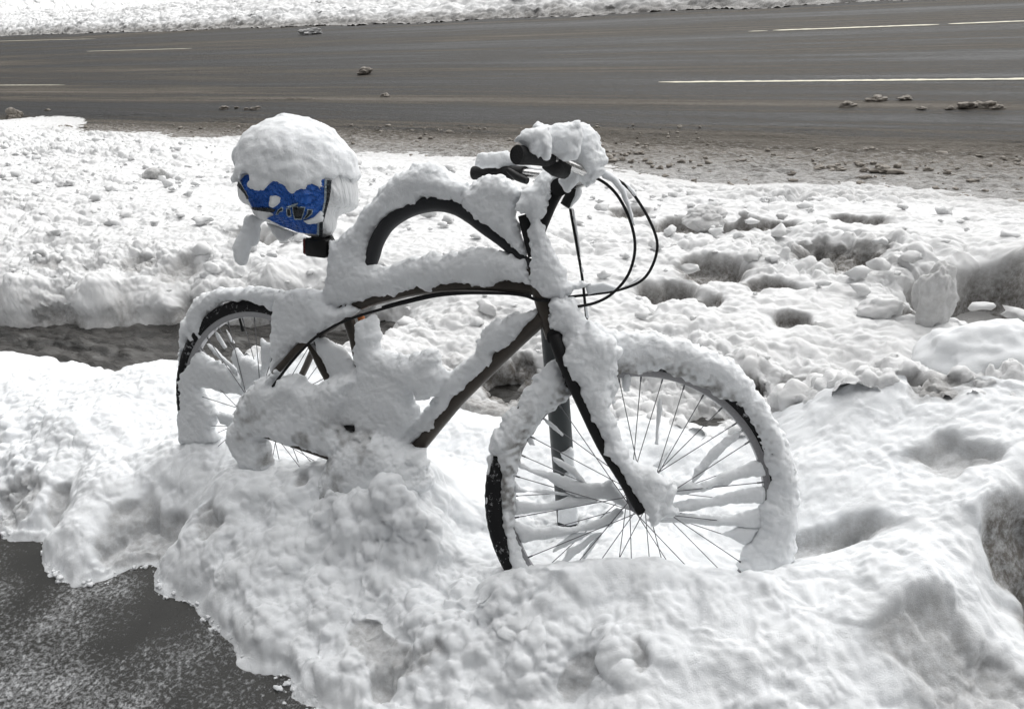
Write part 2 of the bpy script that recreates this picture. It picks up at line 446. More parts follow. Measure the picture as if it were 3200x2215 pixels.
MB().tube(ft('S', [(1718, 497, .188), (1670, 490, .235), (1624, 485, .285), (1615, 484, .293)]), [.0165, .0172, .0192, .0188], 18, 3).build('grip', GRIP, bike)
MB().tube(ft('S', [(1640, 542, -.208), (1570, 540, -.26), (1490, 541, -.31), (1478, 541, -.316)]), [.018, .0185, .019, .016], 18, 3).build('grip', GRIP, bike)
lv = MB().tube(ft('H', [(480, 330, .19), (620, 380, .175), (760, 440, .15)]), [.012, .019, .017], 12, 3).tube(ft('H', [(620, 300, .18), (800, 400, .16)]), .014, 12, 2)
lv.build('brake_lever', BLACK, bike)
MB().tube(ft('H', [(-60, 420, -.21), (80, 520, -.2), (220, 580, -.185)]), [.006, .011, .009], 12, 3).build('brake_lever', BLACK, bike)
MB().tube(ft('H', [(760, 940, .03), (860, 780, .03), (900, 700, .03)]), [.012, .014, .012], 12, 2).build('bell', BLACK, bike)
# cables
cb = [ft('Z', [(1262, 395, .08), (1300, 392, .08), (1350, 405, .08), (1390, 440, .08), (1420, 500, .08), (1430, 560, .08), (1415, 618, .08), (1380, 660, .07), (1340, 682, .06), (1290, 692, .04), (1245, 700, .03)]),
      ft('Z', [(1340, 380, .02), (1405, 415, .02), (1445, 465, .02), (1473, 520, .02), (1480, 560, .02), (1466, 605, .02), (1440, 635, .02), (1390, 654, .02), (1340, 662, .02), (1288, 668, .02), (1240, 676, .02)]),
      ft('Z', [(1284, 470, .02), (1300, 560, .02), (1311, 625, .02), (1318, 690, .02), (1322, 730, .02)])]
for c in cb: MB().tube(c, .0034, 8, 5).build('cable', CABLE, bike)
MB().tube(bk('C', [(2060, 255, .022), (1950, 250, .022), (1850, 215, .022), (1700, 195, .022), (1500, 190, .022), (1300, 192, .022), (1050, 215, .022), (800, 270, .022), (570, 330, .022), (250, 430, .03), (0, 560, .04)]) + bk('B', [(1300, 680, .06), (1150, 850, .07), (1015, 1030, .07)]), .0038, 8, 4).build('cable', CABLE, bike)
MB().tube(bk('C', [(1900, 215, .01), (1700, 192, .012), (1400, 185, .016), (1150, 188, .018), (950, 213, .018), (750, 260, .018), (560, 315, .018)]), .003, 8, 4).build('cable', CABLE, bike)
# cranks, chain, pedals
MB().tube([BBp + .03*S, BBp + .05*S - .03*Fv - .08*U, BBp + .05*S - .04*Fv - .16*U], .012, 10).build('crank', BLACK, bike)
MB().tube([BBp - .06*S, BBp - .07*S + .085*Fv + .15*U], .012, 10).build('crank', BLACK, bike)
cr = MB(); t = np.linspace(0, 2*math.pi, 49)
cr.tube([BBp + .046*S + .088*(math.cos(q)*Fv + math.sin(q)*U) for q in t], .006, 8, cap=False)
for q in np.arange(5)*2*math.pi/5: cr.tube([BBp + .046*S, BBp + .046*S + .086*(math.cos(q)*Fv + math.sin(q)*U)], .006, 6)
cr.build('chainring', BLACK, bike)
MB().tube(bk('J', [(900, 160, .05), (1400, 250, .055), (1560, 280, .055), (1700, 305, .055), (1850, 345, .05)]), .0055, 8, 3).tube(bk('J', [(1530, 50, .05), (1530, 120, .055), (1570, 190, .055), (1650, 240, .055), (1760, 250, .055), (1800, 200, .05)]), .006, 8, 3).build('chain', BLACK, bike)
pc = BK.pt(1330, 1190, -.10)
MB().box(pc, .045*Fv, .05*S, .014*U).build('pedal', BLACK, bike)
pc2 = BBp + .06*S - .04*Fv - .18*U
MB().box(pc2, .045*Fv, .05*S, .014*U).build('pedal', BLACK, bike)
rl = BK.pt(1000, 773, 0)
refl = MB().box(rl, .034*Fv, .022*S, .024*U, .15).build('tail_light', BLACK, bike)
MB().box(rl - .037*Fv, .004*Fv, .02*S, .021*U, .2).build('lens', RED, refl)
MB().tube([rl, BK.pt(1035, 765)], .007, 8).build('bracket', BLACK, refl)

def wheel(cen, a, b, n, hubw, phase, tr=.0195, tc_=.3285):
    m = MB(); NS = 96
    prof = [(.298, -.009), (.296, 0), (.298, .009), (.306, .0125), (.318, .0125), (.318, -.0125), (.306, -.0125)]
    V = []; F = []
    for k in range(NS):
        q = 2*math.pi*k/NS; e = math.cos(q)*a + math.sin(q)*b
        for (r, w_) in prof: V.append(cen + r*e + w_*n)
    L = len(prof)
    for k in range(NS):
        for j in range(L):
            F.append((k*L + j, k*L + (j+1) % L, ((k+1) % NS)*L + (j+1) % L, ((k+1) % NS)*L + j))
    m.add(V, F); rim = m.build('wheel', RIMM, bike)
    ty = MB(); V = []; F = []; NT = 180; K = 14
    for k in range(NT):
        q = 2*math.pi*k/NT; e = math.cos(q)*a + math.sin(q)*b
        for j in range(K):
            p = 2*math.pi*j/K; rr = tr*(1 + (.055 if (k + j) % 2 and math.cos(p) > .3 else 0))
            V.append(cen + (tc_ + rr*1.02*math.cos(p))*e + rr*math.sin(p)*n)
    for k in range(NT):
        for j in range(K):
            F.append((k*K + j, k*K + (j+1) % K, ((k+1) % NT)*K + (j+1) % K, ((k+1) % NT)*K + j))
    ty.add(V, F); ty.build('tyre', RUBBER, rim)
    hb = MB().tube([cen - hubw*n, cen - (hubw - .006)*n, cen - (hubw - .01)*n, cen + (hubw - .01)*n, cen + (hubw - .006)*n, cen + hubw*n], [.012, .024, .015, .015, .024, .012], 16)
    hb.build('hub', STEEL, rim)
    for k in range(36):
        sg = 1 if k % 2 else -1
        q = 2*math.pi*(k + phase)/36; e = math.cos(q)*a + math.sin(q)*b
        dq = (1 if (k//2) % 2 else -1)*R(62); e2 = math.cos(q + dq)*a + math.sin(q + dq)*b
        p0 = cen + .022*e2 + sg*(hubw - .008)*n; p1 = cen + .297*e + sg*.003*n
        dv = p1 - p0
        MB().tube([p0, p0 + dv*.955, p0 + dv*.957, p1], [.0011, .0011, .0021, .0021], 6).build('spoke', STEEL, rim)
    return rim
w1 = wheel(FH, PE2, AX, S2, .036, .2, .026, .3365)
w2 = wheel(O, Fv, U, S, .042, .55)
q = BK.pt(750, 1000); e = (q - O)/np.linalg.norm(q - O)
MB().tube([O + .30*e, O + .265*e], [.0035, .0035], 8).tube([O + .272*e, O + .258*e], .005, 8).build('valve', BLACK, w2)

# snow lying on the bicycle
T1 = .034
front = [
 ('F', [(-60, -20), (120, 0), (270, 60), (400, 100), (560, 110), (700, 120), (880, 150), (1000, 180), (1180, 250), (1350, 340), (1500, 450), (1600, 560), (1690, 690), (1760, 790), (1830, 900), (1890, 1020), (1910, 1150), (1950, 1280), (2000, 1400), (2010, 1520),
        (1990, 1900), (1930, 2160), (1790, 2300), (1640, 2390), (1440, 2220), (1530, 2040), (1632, 1880), (1640, 1780), (1665, 1640), (1700, 1500), (1720, 1400), (1660, 1280), (1690, 1200), (1620, 1090), (1560, 990), (1480, 870), (1390, 770), (1250, 730), (1150, 620), (1000, 560), (900, 500), (760, 480), (600, 480), (480, 460), (390, 480), (330, 620), (250, 520), (60, 420), (-60, 300)], .036),
 ('F', [(420, 470), (490, 460), (480, 640), (430, 640)], .012),
 ('4', [(440, 320), (478, 295), (518, 330), (538, 385), (562, 450), (572, 475), (500, 532), (410, 602), (340, 702), (290, 812), (272, 880), (200, 860), (165, 800), (125, 770), (128, 735), (150, 690), (205, 585), (278, 535), (328, 430), (385, 360)], .040),
 ('4', [(280, 780), (268, 900), (264, 1100), (290, 1250), (372, 1420), (300, 1490), (240, 1440), (212, 1300), (194, 1170), (180, 1060), (186, 960), (196, 870), (180, 800)], .033),
 ('4', [(122, 800), (165, 770), (160, 850), (135, 900), (112, 890)], .016, .006), ('4', [(110, 1010), (135, 1000), (130, 1040), (112, 1060)], .010, .012), ('4', [(165, 1190), (190, 1180), (185, 1230), (160, 1240)], .012, .012),
 ('E', [(560, 190), (600, 185), (650, 270), (590, 260)], .01),
 ('E', [(470, 395), (540, 430), (600, 480), (700, 490), (830, 510), (880, 540), (1000, 570), (1130, 610), (1250, 600), (1330, 570), (1400, 680), (1480, 800), (1500, 850), (1400, 800), (1310, 755), (1000, 720), (930, 690), (800, 610), (720, 555), (600, 505), (480, 445)], .013),
 ('E', [(720, 15), (790, 60), (900, 165), (890, 185), (740, 60)], .008),
 ('E', [(800, 370), (880, 400), (1000, 470), (1060, 540), (1100, 605), (1080, 610), (960, 520), (820, 410)], .011),
 ('E', [(455, 590), (500, 640), (600, 662), (740, 650), (830, 675), (1000, 710), (1000, 725), (460, 680)], .010),
 ('E', [(450, 720), (500, 768), (600, 778), (720, 800), (840, 770), (950, 720), (1100, 728), (1260, 755), (1000, 808), (460, 888)], .012),
 ('E', [(420, 940), (560, 980), (640, 1010), (760, 1000), (900, 1000), (1040, 990), (1130, 950), (1230, 920), (1300, 880), (1380, 800), (1440, 870), (1380, 930), (1310, 990), (1200, 1012), (900, 1068), (530, 1125), (470, 1040)], .013),
 ('E', [(840, 1150), (960, 1055), (1060, 1035), (1180, 1040), (1080, 1100), (800, 1220)], .009),
 ('E', [(930, 1190), (1040, 1150), (1110, 1090), (1170, 1055), (1270, 1035), (1080, 1190), (900, 1330), (800, 1410), (910, 1260)], .009),
 ('E', [(1070, 1240), (1150, 1135), (1260, 1030), (1110, 1270), (1020, 1370)], .008),
 ('F', [(735, 730), (762, 690), (778, 800), (750, 960), (745, 1125), (710, 1115), (718, 960)], .008),
 ('F', [(1050, 880), (1010, 940), (940, 1040), (860, 1145), (780, 1260), (770, 1340), (690, 1310), (790, 1230), (890, 1080), (980, 950)], .009),
 ('F', [(1160, 1050), (1080, 1130), (1000, 1210), (930, 1290), (870, 1390), (920, 1300), (1030, 1190)], .009),
 ('F', [(1510, 985), (1450, 1010), (1330, 1070), (1230, 1165), (1150, 1250), (1070, 1340), (1050, 1460), (1150, 1370), (1235, 1260), (1330, 1165), (1430, 1085)], .014),
 ('F', [(1660, 1260), (1560, 1295), (1450, 1335), (1300, 1385), (1180, 1440), (1100, 1475), (980, 1440), (800, 1430), (740, 1610), (900, 1570), (1000, 1562), (1150, 1535), (1300, 1485), (1500, 1420), (1720, 1400)], .016),
 ('4', [(1080, 1050), (1200, 1020), (1300, 1008), (1500, 955), (1580, 950), (1580, 1040), (1400, 1055), (1200, 1088), (1100, 1088)], .014),
 ('4', [(960, 1130), (1120, 1088), (1250, 1108), (1400, 1108), (1570, 1060), (1570, 1185), (1420, 1168), (1200, 1152), (980, 1142)], .014),
 ('4', [(1440, 1165), (1550, 1175), (1510, 1240), (1470, 1265), (1350, 1205)], .012),
 ('E', [(1590, 120), (1290, 130), (1340, -20), (1420, 210), (1440, 260)], .008),
]
front = [p for p in front if not (p[0] == 'E' and p[1][0] == (1590, 120))]
thin_ = [p for p in front if p[2] < .018]
def ring_dirt(V):
    r = np.hypot(V[:, 0], V[:, 1]); return np.clip((.357 - r)/.04, 0, 1)*np.clip((r - .285)/.01, 0, 1)*np.clip(.25 + .9*noise2(V[:, 0]/.009, V[:, 1]/.009, 5) + .7*noise2(V[:, 0]/.05, V[:, 1]/.05, 6), 0, .9)*np.clip((V[:, 1] + .02)/.1, 0, 1)
snow_lump('snow_cover', FR, [p for p in front if p[2] >= .018], w1, .0031, seed=3, dirtf=ring_dirt)
for k, pcs in enumerate(thin_): snow_lump('snow_cover', FR, [pcs], w1, .0023, seed=203 + k)
# snow along the fork blade, on the near side
forks = [
 ('C', [(2075, 230), (2300, 215), (2420, 420), (2600, 640), (2650, 800), (2700, 1000)] + [(2640, 1180), (2560, 1100), (2420, 960), (2300, 900), (2250, 800), (2180, 720), (2140, 640), (2150, 550), (2070, 530), (2080, 400), (2060, 330)], .044, .02),
 ('F', [(-20, 150), (120, 0), (330, 150), (420, 300), (380, 420), (350, 500), (330, 600), (300, 620), (320, 780), (370, 940), (400, 1060), (430, 1130), (530, 1260), (650, 1330), (780, 1400), (860, 1450), (800, 1600), (760, 1750), (690, 1880), (640, 1740), (600, 1700), (530, 1600), (490, 1590), (470, 1510), (400, 1420), (340, 1320), (300, 1240), (230, 1200), (240, 1080), (190, 1000), (130, 900), (90, 780), (60, 680), (20, 600), (-50, 500), (-120, 350)], .032, .052),
 ('4', [(800, 860), (880, 830), (960, 870), (1030, 920), (1120, 960), (1090, 1040), (1130, 1090), (1030, 1130), (985, 1125), (960, 1080), (900, 1050), (860, 960)], .026, .04),
 ('4', [(700, 955), (790, 930), (860, 1020), (880, 1060), (830, 1030)], .015, .0),
]
snow_lump('snow_cover', FR, forks, bike, .0031, seed=13)
# frame
frame_sn = [
 ('D', [(-203, 1422), (-208, 1312), (-198, 1152), (-185, 1012), (-172, 862), (-100, 838), (-30, 760), (60, 700), (110, 600), (200, 480), (330, 330), (480, 215), (620, 170), (760, 190), (900, 255), (1050, 340), (1090, 440), (1000, 540), (930, 525), (850, 535), (760, 505), (650, 495), (600, 545), (450, 595), (350, 625), (260, 690), (190, 790), (168, 870), (165, 1000), (180, 1060), (215, 1105), (270, 1120), (200, 1300), (60, 1420), (-80, 1440)], .040),
 ('D', [(-205, 1430), (-205, 1200), (0, 1100), (210, 1100), (270, 1120), (350, 1098), (430, 1040), (560, 1008), (700, 978), (900, 958), (1100, 933), (1210, 920), (1350, 938), (1500, 1000), (1600, 1050), (1690, 1300), (1600, 1280), (1500, 1262), (1400, 1240), (1250, 1268), (1100, 1250), (1000, 1272), (860, 1262), (760, 1295), (680, 1305), (600, 1290), (480, 1315), (420, 1350), (300, 1360), (140, 1405), (20, 1420), (-100, 1440)], .040),
 ('D', [(1000, 540), (1060, 430), (1120, 350), (1230, 285), (1350, 280), (1500, 340), (1580, 420), (1500, 560), (1488, 640), (1592, 1010), (1540, 1020), (1450, 930), (1330, 820), (1200, 730), (1080, 635)], .030),
 ('C', [(1985, 335), (1900, 330), (1800, 370), (1700, 400), (1600, 440), (1520, 500), (1450, 580), (1410, 640), (1395, 700), (1345, 755), (1280, 825), (1200, 895), (1130, 940), (1100, 1010), (1085, 1080), (1060, 1120), (1000, 1160), (930, 1240), (850, 1330), (760, 1500), (750, 1600), (800, 1580), (900, 1490), (930, 1440), (1000, 1430), (1080, 1400), (1090, 1340), (1110, 1265), (1190, 1205), (1230, 1140), (1300, 1080), (1400, 980), (1460, 945), (1520, 900), (1570, 850), (1600, 790), (1640, 715), (1720, 665), (1750, 605), (1820, 565), (1860, 485), (1950, 435), (1985, 385)], .034),
 # seat stays, chain and crank area
 ('B', [(1080, 170), (1200, 160), (1300, 150), (1400, 170), (1480, 220), (1540, 290), (1600, 320), (1680, 300), (1760, 290), (1840, 330), (1770, 400), (1640, 430), (1540, 500), (1450, 545), (1400, 605), (1310, 635), (1240, 695), (1180, 780), (1140, 825), (1080, 895), (1005, 905), (1055, 770), (1030, 700), (1030, 500), (1050, 360)], .036, .02),
 ('B', [(1395, 590), (1480, 585), (1560, 635), (1640, 685), (1690, 775), (1800, 880), (1900, 900), (1780, 1010), (1560, 975), (1510, 860), (1450, 750)], .018, .01),
 ('B', [(1010, 905), (1070, 890), (1045, 1005), (1090, 960), (1140, 925), (1200, 908), (1270, 930), (1320, 990), (1400, 1008), (1480, 968), (1560, 960), (1700, 940), (1800, 940), (1600, 1360), (1780, 1460), (1950, 1600), (1840, 1700), (1640, 1690), (1500, 1640), (1380, 1590), (1150, 1530), (940, 1478), (1000, 1700), (980, 1790), (800, 1790), (700, 1640), (640, 1500), (640, 1380), (690, 1300), (690, 1220), (750, 1130), (800, 1080), (870, 1000), (940, 950)], .040, .055),
 ('C', [(335, 440), (390, 420), (490, 385), (500, 440), (525, 560), (540, 690), (620, 720), (720, 740), (800, 745), (900, 710), (980, 690), (1050, 720), (1080, 820), (1110, 885), (1118, 950), (1090, 1040), (1080, 1090), (990, 1125), (900, 1175), (868, 1150), (860, 1060), (850, 1140), (880, 1230), (930, 1250), (850, 1345), (760, 1500), (740, 1620), (500, 1700), (270, 1490), (345, 1390), (170, 1395), (100, 1220), (30, 1100), (0, 975), (100, 970), (350, 885), (335, 720), (350, 640)], .040, .03),
]
frame_sn.append(('C', [(250, 1500), (350, 1440), (560, 1420), (740, 1500), (800, 1585), (900, 1590), (960, 1750), (1000, 1950), (500, 2150), (0, 2050), (60, 1760), (150, 1620)], .075, .05))
snow_lump('snow_cover', BK, frame_sn, bike, .0032, seed=23, lump=1.1, dirtf=lambda V: np.clip((.12 - V[:, 1])/.1, 0, 1)*np.clip(-.12 + 1.1*noise2(V[:, 0]/.07, V[:, 1]/.05, 15) + .6*noise2(V[:, 0]/.02, V[:, 1]/.02, 16), 0, .65))
stem_sn = [
 ('D', [(1478, 600), (1520, 430), (1600, 360), (1690, 260), (1740, 222), (1860, 290), (1900, 330), (1830, 360), (1780, 480), (1755, 600), (1710, 700), (1745, 790), (1790, 900), (1860, 1050), (1940, 1150), (1955, 1230), (2075, 1235), (2140, 1245), (2150, 1285), (2000, 1315), (1940, 1400), (1970, 1500), (2030, 1620), (1780, 1620), (1790, 1500), (1830, 1400), (1700, 1370), (1680, 1300), (1610, 1260), (1590, 1150), (1615, 1040), (1610, 900), (1590, 760), (1600, 700), (1560, 630)], .034, .012),
]
snow_lump('snow_cover', FR, stem_sn, bike, .003, seed=33)
bar_sn = [
 ('3', [(408, 206), (432, 158), (515, 94), (600, 72), (668, 86), (690, 180), (680, 312), (620, 318), (580, 312), (530, 316), (512, 275), (485, 232), (440, 214)], .038, .272),
 ('3', [(560, 95), (600, 76), (680, 95), (780, 82), (860, 80), (880, 200), (850, 310), (800, 308), (740, 296), (640, 290), (570, 285)], .038, .195),
 ('3', [(760, 85), (870, 76), (950, 90), (1000, 140), (1020, 220), (1030, 300), (1050, 345), (1045, 405), (1000, 445), (920, 478), (850, 465), (815, 425), (838, 350), (800, 300)], .046, .115),
 ('H', [(690, 560), (740, 480), (830, 460), (890, 500), (890, 680), (800, 790), (740, 680), (700, 650)], .02, .10),
]
snow_lump('snow_cover', FR, bar_sn, bike, .003, seed=43)
snow_lump('snow_cover', FR, [('3', [(168, 372), (163, 330), (188, 282), (230, 265), (400, 263), (440, 300), (480, 345), (640, 372), (600, 402), (500, 392), (430, 372), (350, 384), (250, 384)], .019, -.25)], bike, .0036, seed=47)
cab_sn = [
 ('3', [(1010, 395), (1060, 380), (1120, 430), (1170, 500), (1200, 580), (1230, 690), (1245, 760), (1225, 740), (1190, 620), (1150, 540), (1090, 470), (1030, 445)], .012, .08),
 ('3', [(1170, 470), (1210, 490), (1260, 550), (1240, 570), (1200, 520)], .008, .02),
 ('H', [(890, 640), (940, 610), (1010, 640), (990, 800), (920, 890), (850, 960), (820, 990), (830, 900), (870, 760)], .014, .03),
 ('3', [(820, 640), (840, 640), (880, 900), (885, 1000), (905, 1060), (890, 1090), (870, 920)], .005, .02),
 ('3', [(915, 1150), (1030, 1130), (1150, 1170), (1300, 1080), (1250, 1130), (1120, 1190), (930, 1215)], .007, .02),
 ('3', [(905, 1240), (930, 1290), (945, 1370), (915, 1375), (905, 1310)], .006, .02),
]
for k, pcs in enumerate(cab_sn): snow_lump('snow_cover', FR, [pcs], bike, .0028, .8, seed=53 + k, lump=.8)
rear = [
 ('B', [(255, 410), (275, 330), (350, 230), (450, 180), (600, 140), (750, 140), (900, 150), (1100, 170), (1070, 345), (1040, 355), (930, 308), (840, 282), (760, 268), (690, 262), (620, 272), (560, 312), (540, 342), (480, 350), (450, 362), (440, 440), (450, 485), (410, 545), (380, 590), (320, 530), (280, 460)], .028),
 ('B', [(215, 410), (265, 400), (300, 450), (330, 540), (370, 580), (360, 640), (300, 620), (280, 580), (250, 620), (330, 720), (300, 740), (230, 700), (200, 680), (195, 780), (240, 830), (250, 860), (190, 850), (185, 800), (165, 790), (180, 680), (200, 560)], .024),
 ('B', [(350, 710), (400, 740), (470, 790), (600, 830), (700, 930), (740, 1000), (755, 1095), (640, 1092), (550, 1072), (450, 1052), (370, 1042), (390, 1090), (440, 1180), (510, 1285), (480, 1430), (560, 1520), (300, 1560), (200, 1520), (190, 1380), (170, 1300), (185, 1180), (182, 1080), (170, 960), (190, 880), (250, 850), (310, 770)], .024),
 ('B', [(425, 640), (500, 690), (560, 755), (640, 815), (705, 900), (695, 935), (600, 840), (500, 745)], .008),
 ('B', [(485, 515), (530, 555), (605, 680), (580, 692), (520, 615)], .006), ('B', [(580, 480), (640, 585), (675, 645), (640, 630)], .006),
 ('B', [(655, 780), (690, 690), (740, 762), (830, 785), (930, 865), (960, 930), (880, 990), (800, 1050), (755, 1010), (718, 880)], .016),
 ('B', [(915, 595), (950, 640), (1035, 640), (1050, 780), (1000, 840), (940, 910), (925, 800)], .014),
 ('B', [(510, 1270), (560, 1260), (650, 1280), (700, 1300), (640, 1390), (560, 1360)], .012), 
 ('B', [(1120, 940), (1200, 905), (1290, 935), (1320, 1000), (1220, 1040), (1100, 1030)], .012, -.02),
]
snow_lump('snow_cover', BK, [p for p in rear if p[2] >= .018], w2, .0031, seed=63)
for k, pcs in enumerate([p for p in rear if p[2] < .018]): snow_lump('snow_cover', BK, [pcs], w2, .0024, seed=263 + k)

# ------------------------------------------------------------------ chain lock arching over the frame
lock = thing('chain_lock', tuple(BK.pt(1160, 820)), 'thick black sleeved chain lock arching from the saddle post to the head tube under snow', 'bicycle lock')
lk = MB().tube(bk('D', [(120, 1180), (185, 1010), (225, 880), (310, 740), (430, 640), (580, 570), (760, 540), (920, 565), (1060, 640), (1200, 760), (1330, 860), (1450, 960), (1560, 1060), (1660, 1100)]), [.019]*9 + [.0155, .0135, .013, .013, .013], 16, 6)
lk.build('sleeve', SLEEVE, lock)

# ------------------------------------------------------------------ bag over the saddle
bc = BK.pt(930, 575); dv = CAM - bc; dv[2] = 0; dv /= np.linalg.norm(dv)
bn = dv*math.cos(R(14)) + zz*math.sin(R(14)); ba = np.cross(zz, dv); ba = -ba if ba @ RT < 0 else ba; bb = np.cross(bn, ba); bb = bb if bb[2] > 0 else -bb
BG = Frame(bc, ba, bb, bn)
bag = thing('plastic_bag', tuple(bc - .17*zz), 'blue and white plastic shopping bag tied over the saddle under a dome of snow', 'plastic bag')
body_px = px('A', [(735, 540), (755, 390), (830, 270), (965, 170), (1140, 140), (1300, 155), (1480, 235), (1610, 320), (1715, 420), (1765, 560), (1790, 690), (1775, 850), (1690, 925), (1610, 945), (1600, 1040), (1560, 1110), (1490, 1150), (1360, 1130), (1240, 1092), (1070, 1032), (950, 980), (840, 935), (800, 848), (730, 838), (682, 770), (680, 650)])
body = np.array([BG.ab(x, y) for x, y in body_px])
h = .0045
lo = np.array([*(body.min(0) - .04), -.17]); hi = np.array([*(body.max(0) + .04), .17]); n = np.ceil((hi - lo)/h).astype(int) + 1
AA, BB_, CC = np.meshgrid(*[lo[k] + np.arange(n[k])*h for k in range(3)], indexing='ij')
d2 = blur(poly_sd(AA[:, :, 0], BB_[:, :, 0], body), 8); TB = .125
d2 = np.minimum(d2, TB); q2 = np.where(d2 > 0, 2*TB*d2 - d2*d2, 2*TB*d2)
ballphi = (CC**2 - q2[:, :, None])/(2*TB)
wr = .006*noise3(AA/.05 + BB_/.09, BB_/.10, CC/.05, 71) + .004*np.abs(noise3((AA*1.0 + BB_*.5)/.03, BB_/.09, CC/.04, 72))
bphi = ballphi + wr
V, Q = surface_nets(bphi.astype(np.float32), lo, h)
mesh_np('bag_body', BG.w(V), Q, BAGW, bag)
def ball_hit(x, y, lift):
    d = ray(x, y); d = d/np.linalg.norm(d); c = BG.pt(x, y); t0 = np.linalg.norm(c - CAM)
    ts = np.linspace(t0 - .18, t0 + .02, 160); P = CAM + ts[:, None]*d; L = P - BG.O
    g = np.stack([L @ BG.A, L @ BG.B, L @ BG.N], 1); i = np.clip(((g - lo)/h).round().astype(int), 0, n - 1)
    v = bphi[i[:, 0], i[:, 1], i[:, 2]] - lift
    k = np.argmax(v < 0)
    if not (v < 0).any(): k = len(ts) - 1
    if k > 0 and v[k] < 0: tt = ts[k-1] + (ts[k] - ts[k-1])*v[k-1]/(v[k-1] - v[k])
    else: tt = ts[k]
    return CAM + tt*d
def patch(name, crop, poly, m, lift, parent, step=5.0):
    P = np.array(px(crop, poly)); x0, y0 = P.min(0) - step; x1, y1 = P.max(0) + step
    gx = np.arange(x0, x1, step); gy = np.arange(y0, y1, step); X, Y = np.meshgrid(gx, gy, indexing='ij')
    s = poly_sd(X, Y, P)
    # pull border grid points onto the outline
    ex, ey = np.gradient(s, step); 
    Xs = np.where(s < 0, X - s*ex, X); Ys = np.where(s < 0, Y - s*ey, Y)
    keep = s > -step*.75
    idx = -np.ones(s.shape, int); V = []; F = []
    for i in range(s.shape[0]):
        for j in range(s.shape[1]):
            if keep[i, j]: idx[i, j] = len(V); V.append(ball_hit(Xs[i, j], Ys[i, j], lift))
    for i in range(s.shape[0] - 1):
        for j in range(s.shape[1] - 1):
            k = (idx[i, j], idx[i, j+1], idx[i+1, j+1], idx[i+1, j])
            if min(k) >= 0: F.append(k)
            elif sum(v >= 0 for v in k) == 3: F.append(tuple(v for v in k if v >= 0))
    return MB().add(V, F).build(name, m, parent)
blue = patch('printed_panel', 'G', [(140, 180), (250, 60), (700, -50), (1500, -100), (2050, 0), (2040, 640), (2010, 800), (1890, 1140), (1870, 1390), (1450, 1350), (1050, 1190), (740, 1030), (930, 950), (760, 860), (420, 790), (330, 620), (330, 530), (230, 350)], BAGB, .004, bag, 2.5)
patch('stripe', 'G', [(2060, 160), (2100, 180), (2085, 600), (2030, 800), (1995, 1000), (1920, 1150), (1915, 1420), (1875, 1400), (1890, 1140), (1985, 900), (2040, 640)], BAGP, .0058, blue, 2.5)
patch('stripe', 'G', [(2100, 170), (2205, 170), (2190, 420), (2150, 640), (2080, 900), (2040, 1060), (2010, 1150), (2010, 1450), (1925, 1450), (1930, 1150), (1990, 1000), (2040, 820), (2090, 600)], BAGK, .0066, blue, 2.5)
patch('stripe', 'G', [(110, 200), (160, 260), (310, 510), (340, 600), (290, 600), (240, 480), (70, 290)], BAGK, .0066, blue, 2.5)
patch('stripe', 'G', [(400, 780), (800, 790), (950, 830), (900, 900), (700, 880), (480, 850), (420, 830)], BAGK, .0066, blue, 2.5)
for pl in ([(940, 950), (990, 840), (1090, 765), (1120, 800), (1110, 870), (1040, 890), (1000, 950)], [(1180, 800), (1285, 815), (1305, 985), (1240, 1005), (1195, 970)], [(1310, 750), (1430, 750), (1470, 790), (1520, 760), (1620, 775), (1580, 920), (1535, 1065), (1370, 1060), (1335, 930)], [(1660, 820), (1785, 830), (1775, 930), (1640, 1040), (1560, 1050), (1640, 930)], [(1180, 770), (1440, 680), (1450, 710), (1250, 800)]):
    patch('letter_outline', 'G', pl, BAGP, .006, blue, 2)
for pl in ([(965, 930), (1005, 850), (1085, 785), (1095, 855), (1030, 875), (990, 930)], [(1203, 825), (1268, 835), (1283, 965), (1240, 980), (1213, 955)], [(1335, 775), (1420, 775), (1470, 815), (1525, 785), (1595, 795), (1560, 920), (1518, 1038), (1385, 1038), (1353, 930)], [(1680, 842), (1762, 850), (1752, 912), (1640, 1015), (1590, 1028), (1670, 930)]):
    patch('letter', 'G', pl, BAGK, .0085, blue, 2)
snow_lump('handle', BG, [('A', [(755, 950), (830, 920), (950, 972), (912, 1000), (905, 1150), (900, 1185), (832, 1240), (822, 1205), (800, 1370), (710, 1390), (660, 1360), (650, 1250), (640, 1210), (680, 1140), (720, 1060)], .022)], bag, .0036, .5, seed=81)
snow_lump('flap', BG, [('A', [(945, 985), (1070, 1030), (1245, 1093), (1180, 1140), (1110, 1178), (1050, 1150), (990, 1060)], .010)], bag, .0034, .2, BAGW, seed=82, lump=.3)
# snow dome on the bag: a layer over the ball, thicker towards the top
cap_px = px('A', [(560, 560), (560, 0), (1240, -250), (1900, 0), (1900, 600), (1740, 605), (1640, 600), (1560, 625), (1490, 620), (1430, 680), (1385, 620), (1320, 640), (1280, 690), (1210, 742), (1140, 705), (1090, 650), (1050, 600), (1000, 620), (940, 670), (890, 712), (850, 690), (810, 640), (790, 565), (740, 560), (700, 610), (640, 640)])
Pw = BG.w(np.stack([AA.ravel(), BB_.ravel(), CC.ravel()], 1)); xx, yy = project(Pw)
dc = poly_sd(xx, yy, cap_px).reshape(AA.shape)/FPX*2.1
dc = dc + .004*noise3(AA/.0055, BB_/.0055, CC/.0055, 89) + .010*noise3(AA/.035, BB_/.035, CC/.035, 90) + .007*noise3(AA/.02, BB_/.02, CC/.02, 91) + .004*noise3(AA/.009, BB_/.009, CC/.009, 92)
hgt = np.clip((BB_ - .0)/.13, 0, 1)
